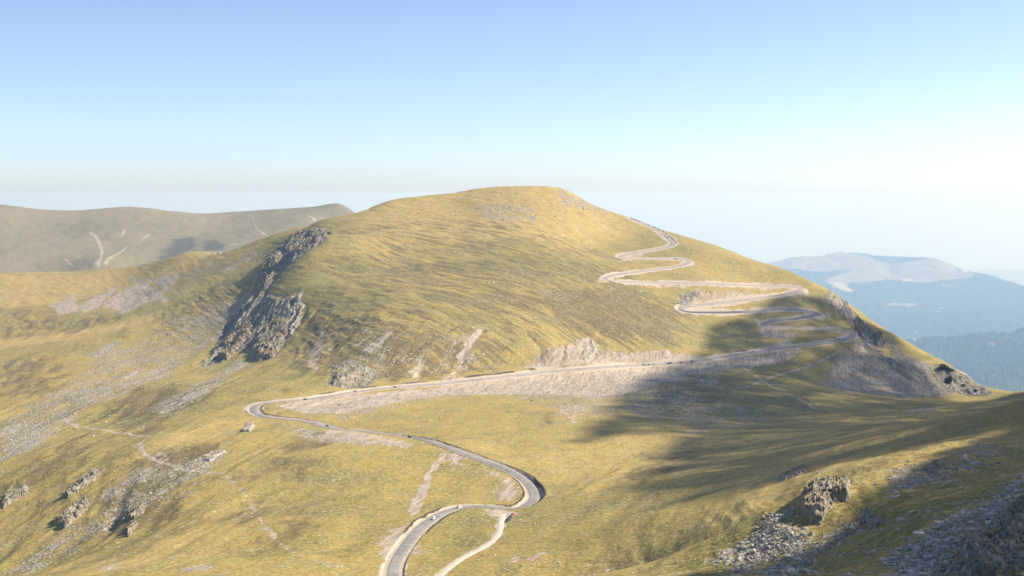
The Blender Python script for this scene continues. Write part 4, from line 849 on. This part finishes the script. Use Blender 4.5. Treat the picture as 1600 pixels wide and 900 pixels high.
# ------------------------------------------------------------------ cars
def paint_m(name, col, rough=.35, metal=0.0):
    s = NT(name); n = s.noise(s.coord(), 3, 2, .5); m = s.bsdf(s.gain(s.mix(.0, col, col), s.ramp(n, .2, .8, .94, 1.05)), max(rough, .5), None, .3, metal); return m
PAINT = {k: paint_m(k + '_paint', c) for k, c in dict(white=(.80, .80, .79), red=(.50, .03, .03), black=(.02, .02, .024), dark_grey=(.07, .073, .08), silver=(.42, .43, .45), blue=(.05, .10, .30), dark_red=(.20, .025, .03)).items()}
GLASS = paint_m('car_glass', (.025, .03, .035), .1); RUBBER = paint_m('tyre_rubber', (.02, .02, .02), .9); LAMP = paint_m('lamp_glass', (.75, .75, .72), .2); RIM = paint_m('wheel_rim', (.45, .45, .46), .4, .6)
def loft(name, secs, half, mat_faces=None, bev=.06):
    """side profile (x, z) loop swept across the width; half(x, z) gives the half width"""
    bm = bmesh.new(); n = len(secs)
    a = [bm.verts.new((x, -half(x, z), z)) for x, z in secs]; b = [bm.verts.new((x, half(x, z), z)) for x, z in secs]
    bm.faces.new(a[::-1]); bm.faces.new(b)
    for k in range(n): bm.faces.new((a[k], a[(k + 1) % n], b[(k + 1) % n], b[k]))
    bmesh.ops.recalc_face_normals(bm, faces=bm.faces)
    if bev: bmesh.ops.bevel(bm, geom=list(bm.edges), offset=bev, segments=2, affect='EDGES', clamp_overlap=True)
    me = bpy.data.meshes.new(name); bm.to_mesh(me); bm.free()
    for p in me.polygons: p.use_smooth = True
    return me
def quad_part(name, quads, thick=.03):
    bm = bmesh.new()
    for q in quads: bm.faces.new([bm.verts.new(v) for v in q])
    bmesh.ops.recalc_face_normals(bm, faces=bm.faces)
    r = bmesh.ops.extrude_face_region(bm, geom=list(bm.faces)); c = Vector((0, 0, 1.0))
    for v in [g for g in r['geom'] if isinstance(g, bmesh.types.BMVert)]: v.co = v.co + (c - v.co).normalized() * thick
    bmesh.ops.recalc_face_normals(bm, faces=bm.faces)
    me = bpy.data.meshes.new(name); bm.to_mesh(me); bm.free(); return me
def wheel_mesh(name, r, w, seg=18):
    bm = bmesh.new(); bmesh.ops.create_cone(bm, cap_ends=True, segments=seg, radius1=r, radius2=r, depth=w, matrix=Matrix.Rotation(math.pi / 2, 4, 'X'))
    bmesh.ops.bevel(bm, geom=list(bm.edges), offset=min(.03, w * .2), segments=1, affect='EDGES')
    me = bpy.data.meshes.new(name); bm.to_mesh(me); bm.free(); return me
KINDS = {   # length, half width, body profile, cabin (base rear, base front, roof rear, roof front, waist z, roof z)
 'hatchback': (4.1, .87, [(-2.05,.35),(-2.05,.86),(-1.9,.95),(.75,.96),(1.75,.82),(2.02,.62),(2.05,.32),(1.6,.22),(-1.7,.22)], (-1.95,.95,-1.55,.25,.94,1.47)),
 'estate': (4.6, .89, [(-2.3,.35),(-2.3,.88),(-2.1,.97),(.9,.97),(2.0,.84),(2.28,.62),(2.3,.32),(1.8,.22),(-1.9,.22)], (-2.2,1.1,-1.9,.35,.95,1.50)),
 'suv': (4.6, .94, [(-2.3,.45),(-2.3,1.0),(-2.15,1.1),(.95,1.1),(2.0,1.0),(2.28,.78),(2.3,.42),(1.8,.32),(-1.9,.32)], (-2.2,1.1,-1.95,.45,1.08,1.72)),
 'van': (5.2, .98, [(-2.6,.4),(-2.6,1.1),(-2.55,1.2),(1.6,1.2),(2.4,1.0),(2.58,.7),(2.6,.38),(2.1,.28),(-2.2,.28)], (-2.56,1.9,-2.5,1.0,1.18,2.05))}
PROTO = {}
def build_car(kind, paint, far):
    L, hw, prof, (br, bf, rr, rf, zw, zr) = KINDS[kind]
    nm = 'parked_van' if kind == 'van' else 'car'
    key = (kind, paint, far)
    if key in PROTO: return copy_tree(PROTO[key])
    root = bpy.data.objects.new('van' if kind == 'van' else 'car', None); COL.objects.link(root); root.empty_display_size = 1
    body = loft('body', prof, lambda x, z: hw - .05 * (z < .4) - .10 * (abs(x) > L * .46), bev=.05)
    o = link_mesh('body', body, PAINT[paint], root)
    ti = .17
    cab = loft('cabin', [(br, zw), (rr, zr - .06), (rr + .25, zr), (rf - .2, zr), (rf, zr - .05), (bf, zw)], lambda x, z: hw - .06 - ti * max(0, (z - zw)) / (zr - zw), bev=.03)
    link_mesh('cabin', cab, PAINT[paint], root)
    def side(x, z, sgn, e=.012): return (x, sgn * (hw - .06 - ti * (z - zw) / (zr - zw) + e), z)
    zb, zt = zw + .06, zr - .12
    fx = lambda z: bf + (rf - bf) * (z - zw) / (zr - .05 - zw); rx = lambda z: br + (rr - br) * (z - zw) / (zr - .06 - zw)
    if far:
        quads = [[side(rx(zb) + .18, zb, g), side(fx(zb) - .22, zb, g), side(fx(zt) - .14, zt, g), side(rx(zt) + .14, zt, g)] for g in (-1, 1)]
        wz = lambda z: hw - .06 - ti * (z - zw) / (zr - zw) - .1
        quads += [[(fx(zb) + .02, -wz(zb), zb), (fx(zb) + .02, wz(zb), zb), (fx(zt) + .02, wz(zt), zt), (fx(zt) + .02, -wz(zt), zt)], [(rx(zb) - .02, -wz(zb), zb), (rx(zb) - .02, wz(zb), zb), (rx(zt) - .02, wz(zt), zt), (rx(zt) - .02, -wz(zt), zt)]]
        link_mesh('windows', quad_part('windows', quads), GLASS, root)
    else:
        wz = lambda z: hw - .06 - ti * (z - zw) / (zr - zw) - .1
        link_mesh('windscreen', quad_part('windscreen', [[(fx(zb) + .02, -wz(zb), zb), (fx(zb) + .02, wz(zb), zb), (fx(zt) + .02, wz(zt), zt), (fx(zt) + .02, -wz(zt), zt)]]), GLASS, root)
        link_mesh('rear_window', quad_part('rear_window', [[(rx(zb) - .02, -wz(zb), zb), (rx(zb) - .02, wz(zb), zb), (rx(zt) - .02, wz(zt), zt), (rx(zt) - .02, -wz(zt), zt)]]), GLASS, root)
        for g in (-1, 1):
            xm = .5 * (rx(zb) + fx(zb)) - .05
            link_mesh('side_window', quad_part('side_window', [[side(rx(zb) + .2, zb, g), side(xm - .05, zb, g), side(xm - .05, zt, g), side(rx(zt) + .14, zt, g)]]), GLASS, root)
            link_mesh('side_window', quad_part('side_window', [[side(xm + .05, zb, g), side(fx(zb) - .22, zb, g), side(fx(zt) - .14, zt, g), side(xm + .05, zt, g)]]), GLASS, root)
            hl = loft('headlight', [(L / 2 - .16, .62), (L / 2 - .16, .76), (L / 2 + .0, .72), (L / 2 + .015, .62)], lambda x, z: .17, bev=.01)
            h_ = link_mesh('headlight', hl, LAMP, root); h_.location = (0, g * (hw - .3), .05 if kind in ('suv', 'van') else 0)
    wr = .36 if kind in ('suv', 'van') else .31
    for sx in (-1, 1):
        for g in (-1, 1):
            w = link_mesh('wheel', wheel_mesh('wheel', wr, .22), RUBBER, root); w.location = (sx * L * .305, g * (hw - .09), wr)
            if not far:
                r_ = link_mesh('rim', wheel_mesh('rim', wr * .62, .03), RIM, w); r_.location = (0, g * .115, 0)
    PROTO[key] = root
    return root
def copy_tree(o, parent=None):
    c = o.copy(); COL.objects.link(c)
    if parent is not None: c.parent = parent
    for ch in o.children: copy_tree(ch, c)
    return c
def lorry(paint):
    root = bpy.data.objects.new('lorry', None); COL.objects.link(root)
    link_mesh('cab', loft('cab', [(1.7,.5),(1.7,2.3),(3.0,2.3),(3.35,1.5),(3.4,.5)], lambda x, z: 1.1, bev=.06), PAINT[paint], root)
    link_mesh('windscreen', quad_part('windscreen', [[(3.07,-.9,2.2),(3.07,.9,2.2),(3.36,.95,1.52),(3.36,-.95,1.52)]]), GLASS, root)
    link_mesh('load_bed', loft('load_bed', [(-3.4,.8),(-3.4,1.9),(1.55,1.9),(1.55,.8)], lambda x, z: 1.18, bev=.04), PAINT[paint], root)
    link_mesh('chassis', loft('chassis', [(-3.3,.5),(-3.3,.79),(3.0,.79),(3.0,.5)], lambda x, z: .5, bev=.02), PAINT['black'], root)
    for x in (-2.2, 2.4):
        for g in (-1, 1): w = link_mesh('wheel', wheel_mesh('wheel', .48, .3), RUBBER, root); w.location = (x, g * .95, .48)
    return root
def seat_on(o, x, y, z, tx, ty, tz, nx, ny, nz):
    f = Vector((tx, ty, tz)).normalized(); u = Vector((nx, ny, nz)); u = (u - f * u.dot(f)).normalized(); l = u.cross(f)
    M = Matrix((f, l, u)).transposed().to_4x4(); M.translation = (x, y, z); o.matrix_world = M
def put_road(o, px, py, lat, flip=False, turn=0.0):
    i = road_i(px, py); q = ROAD[i, :2] + RNRM[i] * lat; j = min(i + 2, len(ROAD) - 1); k = max(i - 2, 0)
    z = road_z(i, *q); dz = (ROAD[j, 2] - ROAD[k, 2]) / max(np.hypot(*(ROAD[j, :2] - ROAD[k, :2])), 1e-3)
    e = RNRM[i]; zs = (road_z(i, *(q + e)) - road_z(i, *(q - e))) / 2
    if abs(lat) > ROAD_W[i] - .4: z = float(height(q[0], q[1], False)) + .05
    t = RTAN[i]; sg = -1 if flip else 1
    nrm = Vector((t[0], t[1], dz)).cross(Vector((-e[0], -e[1], -zs)))
    if nrm.z < 0: nrm = -nrm
    c, s_ = math.cos(turn), math.sin(turn); tx, ty = t[0] * c - t[1] * s_, t[0] * s_ + t[1] * c
    seat_on(o, q[0], q[1], z, sg * tx, sg * ty, sg * dz, *nrm)
CARS = [  # photo point, offset from the centre line, kind, paint, heading back, far, label, group
 (719,798,1.6,'van','white',True,False,'white van on the lower road, the farther of two white vehicles',None),
 (671,811,1.6,'suv','white',True,False,'white car with dark windscreen, the nearer of two white vehicles',None),
 (816,791,5.0,'hatchback','white',False,False,'small white car parked on the gravel outside the bend',None),
 (808,795,5.2,'hatchback','red',False,False,'red car parked behind the small white one at the bend',None),
 (641,683,-1.7,'estate','black',False,False,'black car on the lower road above the short stone wall',None),
 (510,666,1.5,'hatchback','dark_grey',True,False,'dark grey car on the straight below the hairpin',None),
 (476,624,1.8,'estate','black',False,False,'black car just past the left hairpin',None),
 (555,611,-1.6,'hatchback','dark_grey',True,False,'dark grey car on the main road under the rough crag',None),
 (617,605,1.8,'estate','black',False,False,'black car on the main road left of the bare earth chutes',None),
 (964,572,-1.8,'hatchback','silver',True,True,'silver car at the left end of the main road queue',None),
 (1005,570,1.8,'estate','black',False,True,'black car leading the group left of the blue lorry',None),
 (1013,569,1.8,'hatchback','dark_grey',False,True,'dark grey car in the middle of the group left of the lorry',None),
 (1021,568,1.8,'hatchback','silver',False,True,'silver car just left of the blue lorry',None),
 (1062,565,1.8,'estate','dark_grey',False,True,'dark grey car just right of the blue lorry',None),
 (1079,564,1.8,'suv','black',False,True,'black car second right of the blue lorry',None),
 (1178,550,-1.8,'hatchback','dark_grey',True,True,'dark grey car on the shaded main road left of the dark red one',None),
 (1200,546,1.8,'hatchback','dark_red',False,True,'dark red car on the shaded main road',None),
 (1311,530,-1.8,'hatchback','black',True,True,'black car nearing the right hairpin in shade',None),
 (1278,489,5.5,'suv','dark_grey',False,True,'dark grey car parked at the outer edge of the upper right hairpin',None),
 (1222,459,1.8,'van','white',False,True,'white van on the upper road where shade begins',None),
 (1054,410,-1.6,'estate','black',True,True,'black car on the summit loops',None),
 (1060,412,1.9,'hatchback','silver',False,True,'silver car behind the black one on the summit loops',None)]
pal = ['black', 'dark_grey', 'black', 'dark_grey', 'blue', 'dark_grey', 'silver', 'black']
for k, (px, py) in enumerate([(1052,379),(1050,377),(1048,375),(1046,373.5),(1044,372),(1042,370.5),(1040,369),(1037,367),(1034,365),(1031,363),(1029,361.5),(1026,359.5),(1023,358),(1019,356.5),(1016,355),(1010,352),(1006,350),(1002,348.5),(998,347),(995,345.5),(992,344.5),(989,343.5),(986,342.8),(983,342)]):
    c = pal[k % 8]; up = k > 14
    CARS.append((px, py, 6.2, ('estate', 'hatchback', 'suv')[k % 3], c, bool(k % 2), True, ('%s car in the crowd parked at the road top on the skyline' if up else '%s car in the row parked along the right edge of the top stretch') % c.replace('_', ' '), 'cars parked at the road top' if up else 'cars parked along the top stretch'))
for k, (px, py) in enumerate([(1034,371),(1036,374),(1033,378)]):
    CARS.append((px, py, -1.8 - (k == 2) * 2.5, 'hatchback', ('black', 'dark_grey', 'white')[k], True, True, '%s car on the left side of the top stretch' % ('black', 'dark grey', 'white')[k], None))
for px, py, lat, kind, paint_, fl, far_, lb, grp in CARS:
    o = build_car(kind, paint_, far_); put_road(o, px, py, lat, fl); tag(o, lb, 'van' if kind == 'van' else 'car', grp)
o = lorry('blue'); put_road(o, 1045, 567, 1.9); tag(o, 'blue lorry on the main road among dark cars', 'lorry')
bx = survey([(801,806),(797,810.5),(793.5,814.5)])
for (x, y), kind, paint_, lb in zip(bx, ('hatchback', 'suv', 'estate'), ('red', 'dark_grey', 'black'), ('red car parked first beside the gravel track', 'dark grey car parked between the red and the black by the gravel track', 'black car parked last in line beside the gravel track')):
    o = build_car(kind, paint_, False); z = float(height(x, y, False))
    seat_on(o, x, y, z + .05, -.42, -.9, 0, 0, 0, 1); tag(o, lb, 'car')

# ------------------------------------------------------------------ dwarf pines on the right nose
s = NT('pine_needles'); P = s.coord(); n1 = s.noise(P, .8, 3, .6); LEAF = s.bsdf(s.mix(s.ramp(n1, .3, .7), (.035, .05, .02), (.085, .10, .035)), .9, None, .1)
def shrub(px, py, r, label):
    q = survey([(px, py)])[0]; n = 1500; rg = np.random.RandomState(int(px))
    cl = rg.normal(size=(7, 3)) * (.5, .5, .2) * r; cl[:, 2] = np.abs(cl[:, 2]) + .3 * r
    p = cl[rg.randint(7, size=n)] + rg.normal(size=(n, 3)) * (.26, .26, .2) * r
    p[:, 2] = np.maximum(p[:, 2], .05)
    z = height(q[0] + p[:, 0], q[1] + p[:, 1])
    a = rg.normal(size=(n, 3)); a /= np.linalg.norm(a, axis=1)[:, None]; b = np.cross(a, rg.normal(size=(n, 3))); b /= np.linalg.norm(b, axis=1)[:, None]
    s_ = .16 * r; z0 = float(height(q[0], q[1])); c = p + np.stack([0 * z, 0 * z, z - z0], 1)
    V = np.stack([c - a * s_, c + b * s_, c + a * s_, c - b * s_], 1).reshape(-1, 3); f = np.arange(4 * n).reshape(-1, 4)
    o = link_mesh('shrub', np_mesh('shrub', V, f, False), LEAF); o.location = (q[0], q[1], z0); tag(o, label, 'shrub')
shrub(1473,577,5.5,'largest dark dwarf pine on the sunlit rocky nose'); shrub(1486,582,3.2,'small dwarf pine right of the largest one')
shrub(1482,595,5.0,'dark dwarf pine below the largest, on bare rock'); shrub(1504,602,3.0,'small dwarf pine lowest on the nose'); shrub(1524,611,2.6,'tiny dwarf pine at the foot of the nose')

# ------------------------------------------------------------------ forest and far houses
def visible(X, Y, Z):
    qy = 450 - FOC * (Y * SP + Z * CP) / (Y * CP - Z * SP); run = np.minimum.accumulate(qy, 0); return qy <= run + .2
def forest(name, grid, ok, n, hmin, hmax, label, seed):
    X, Y, Z = grid; rg = np.random.RandomState(seed)
    R_ = np.hypot(X, Y); w = (ok & visible(X, Y, Z) & (np.abs(np.degrees(np.arctan2(X, Y)) - 15.5) < 7.5)).astype(float)
    w = w * R_; i, j = np.unravel_index(rg.choice(w.size, n, p=(w / w.sum()).ravel()), X.shape)
    i = np.minimum(i, X.shape[0] - 2); j = np.minimum(j, X.shape[1] - 2); a, b = rg.rand(n), rg.rand(n)
    def smp(G): return (G[i, j] * (1 - b) + G[i, j + 1] * b) * (1 - a) + (G[i + 1, j] * (1 - b) + G[i + 1, j + 1] * b) * a
    P = np.stack([smp(X), smp(Y), smp(Z)], 1); h = rg.uniform(hmin, hmax, n); r = h * rg.uniform(.16, .24, n)
    th = np.arange(6) * math.pi / 3; ring = np.stack([np.cos(th), np.sin(th)], 1)
    rows_ = [(1.0, .08), (.55, .42), (.72, .40), (.25, .78)]
    V = [np.concatenate([ring[None] * (r * k)[:, None, None] * rg.uniform(.8, 1.2, (n, 6, 1)), np.broadcast_to((h * z)[:, None, None], (n, 6, 1))], -1) for k, z in rows_]
    V = np.concatenate(V + [np.stack([0 * h, 0 * h, h], -1)[:, None]], 1) + P[:, None]
    fs = [(k * 6 + q, k * 6 + (q + 1) % 6, (k + 1) * 6 + (q + 1) % 6) for k in range(3) for q in range(6)] + [(k * 6 + q, (k + 1) * 6 + (q + 1) % 6, (k + 1) * 6 + q) for k in range(3) for q in range(6)] + [(18 + q, 18 + (q + 1) % 6, 24) for q in range(6)]
    f = (np.array(fs)[None] + (np.arange(n) * 25)[:, None, None]).reshape(-1, 3)
    me = np_mesh(name, V.reshape(-1, 3), f, False); t = np.repeat(rg.rand(n), 25); add_attr(me, 'cover_a', np.stack([t] * 4, -1))
    s = NT(name + '_needles'); r_, _, _, _ = s.attr('cover_a'); me.materials.append(s.bsdf(s.mix(r_, (.022, .036, .018), (.055, .07, .03)), .95, None, .05))
    tag(link_mesh(name, me), label, 'forest', kind='stuff')
forest('conifer_forest', NEARH, np.ones(NEARH[0].shape, bool), 13000, 30, 48, 'dark conifer forest on the hill below the saddle', 5)
forest('distant_forest', FARH, BARE < .4, 26000, 28, 44, 'blue hazy forest under the far bare hilltops', 6)
s = NT('house_wall'); n1 = s.noise(s.coord(), .2, 2, .5); HWALL = s.bsdf(s.mix(n1, (.78, .76, .72), (.84, .83, .80)), .9); HROOF = paint_m('roof_tiles', (.30, .12, .07), .9); HROOFG = paint_m('grey_roof', (.35, .35, .36), .7); HWIN = paint_m('house_window', (.04, .05, .06), .2)
def house(grid, px, py, L, W, Hh, roof, label, rz, group=None):
    if grid is not None: L, W, Hh = L * 1.5, W * 1.5, Hh * 1.4
    if grid is None:
        q = survey([(px, py)])[0]; at = (q[0], q[1], float(height(q[0], q[1])) - .4)
    else:
        X, Y, Z = grid; q = on_hill(X, Y, Z)([(px, py)])[0]; k = np.unravel_index(((X - q[0]) ** 2 + (Y - q[1]) ** 2).argmin(), X.shape); at = (X[k], Y[k], Z[k] - 1)
    root = bpy.data.objects.new('house' if L > 10 else 'hut', None); COL.objects.link(root); root.location = at; root.rotation_euler = (0, 0, rz)
    l, w = L / 2, W / 2; g = Hh + W * .35
    me = bpy.data.meshes.new('wall'); me.from_pydata([(-l,-w,0),(l,-w,0),(l,w,0),(-l,w,0),(-l,-w,Hh),(l,-w,Hh),(l,w,Hh),(-l,w,Hh),(-l,0,g),(l,0,g)], [], [(0,1,5,4),(2,3,7,6),(1,2,6,9,5),(3,0,4,8,7)])
    link_mesh('wall', me, HWALL, root)
    e = .8 if L > 10 else .3; me = bpy.data.meshes.new('roof'); d = e * .7
    me.from_pydata([(-l-e,-w-e,Hh-d+.1),(l+e,-w-e,Hh-d+.1),(l+e,0,g+.1),(-l-e,0,g+.1),(-l-e,w+e,Hh-d+.1),(l+e,w+e,Hh-d+.1),(-l-e,-w-e,Hh-d+.5),(l+e,-w-e,Hh-d+.5),(l+e,0,g+.5),(-l-e,0,g+.5),(-l-e,w+e,Hh-d+.5),(l+e,w+e,Hh-d+.5)], [], [(0,1,2,3),(3,2,5,4),(6,9,8,7),(9,10,11,8),(0,6,7,1),(4,5,11,10),(1,7,8,2),(2,8,11,5),(0,3,9,6),(3,4,10,9)])
    link_mesh('roof', me, roof, root)
    for x in np.linspace(-l * .6, l * .6, 4 if L > 10 else 2):
        e2 = min(.9, L * .08); wv = bpy.data.meshes.new('window'); wv.from_pydata([(x-e2,-w-.05,Hh*.35),(x+e2,-w-.05,Hh*.35),(x+e2,-w-.05,Hh*.7),(x-e2,-w-.05,Hh*.7)], [], [(0,1,2,3)]); link_mesh('window', wv, HWIN, root)
    tag(root, label, 'house' if L > 10 else 'hut', group)
for k, (px, py, L, lb) in enumerate([(1470,482,46,'upper white house of the pair in the blue forest'),(1466,488,40,'lower white house of the pair in the blue forest'),(1388,476,34,'leftmost white house of the forest village'),(1397,475,40,'second white house from the left in the forest village'),(1409,476,30,'small white house in the middle of the forest village'),(1421,477,46,'long white house at the right end of the forest village'),(1404,437,40,'white house at the far forest edge, left'),(1418,437,46,'long white house at the far forest edge, middle'),(1442,437,34,'white house at the far forest edge, right'),(1430,520,30,'white house low in the forest near the ridge')]):
    house(FARH, px, py, L, L * .55, 11, HROOFG if k % 2 else HROOF, lb, .2 * (k % 5 - 2))
house(NEARH, 1550, 540, 54, 30, 16, HROOF, 'sunlit house with red roof in a forest clearing', .15)
house(None, 333, 396, 8, 5, 2.6, HROOFG, 'tiny white hut on the straw coloured left ridge', .1)
house(None, 343, 397, 5.5, 4, 2.3, HROOFG, 'smaller white hut right of the first on the left ridge', -.3)
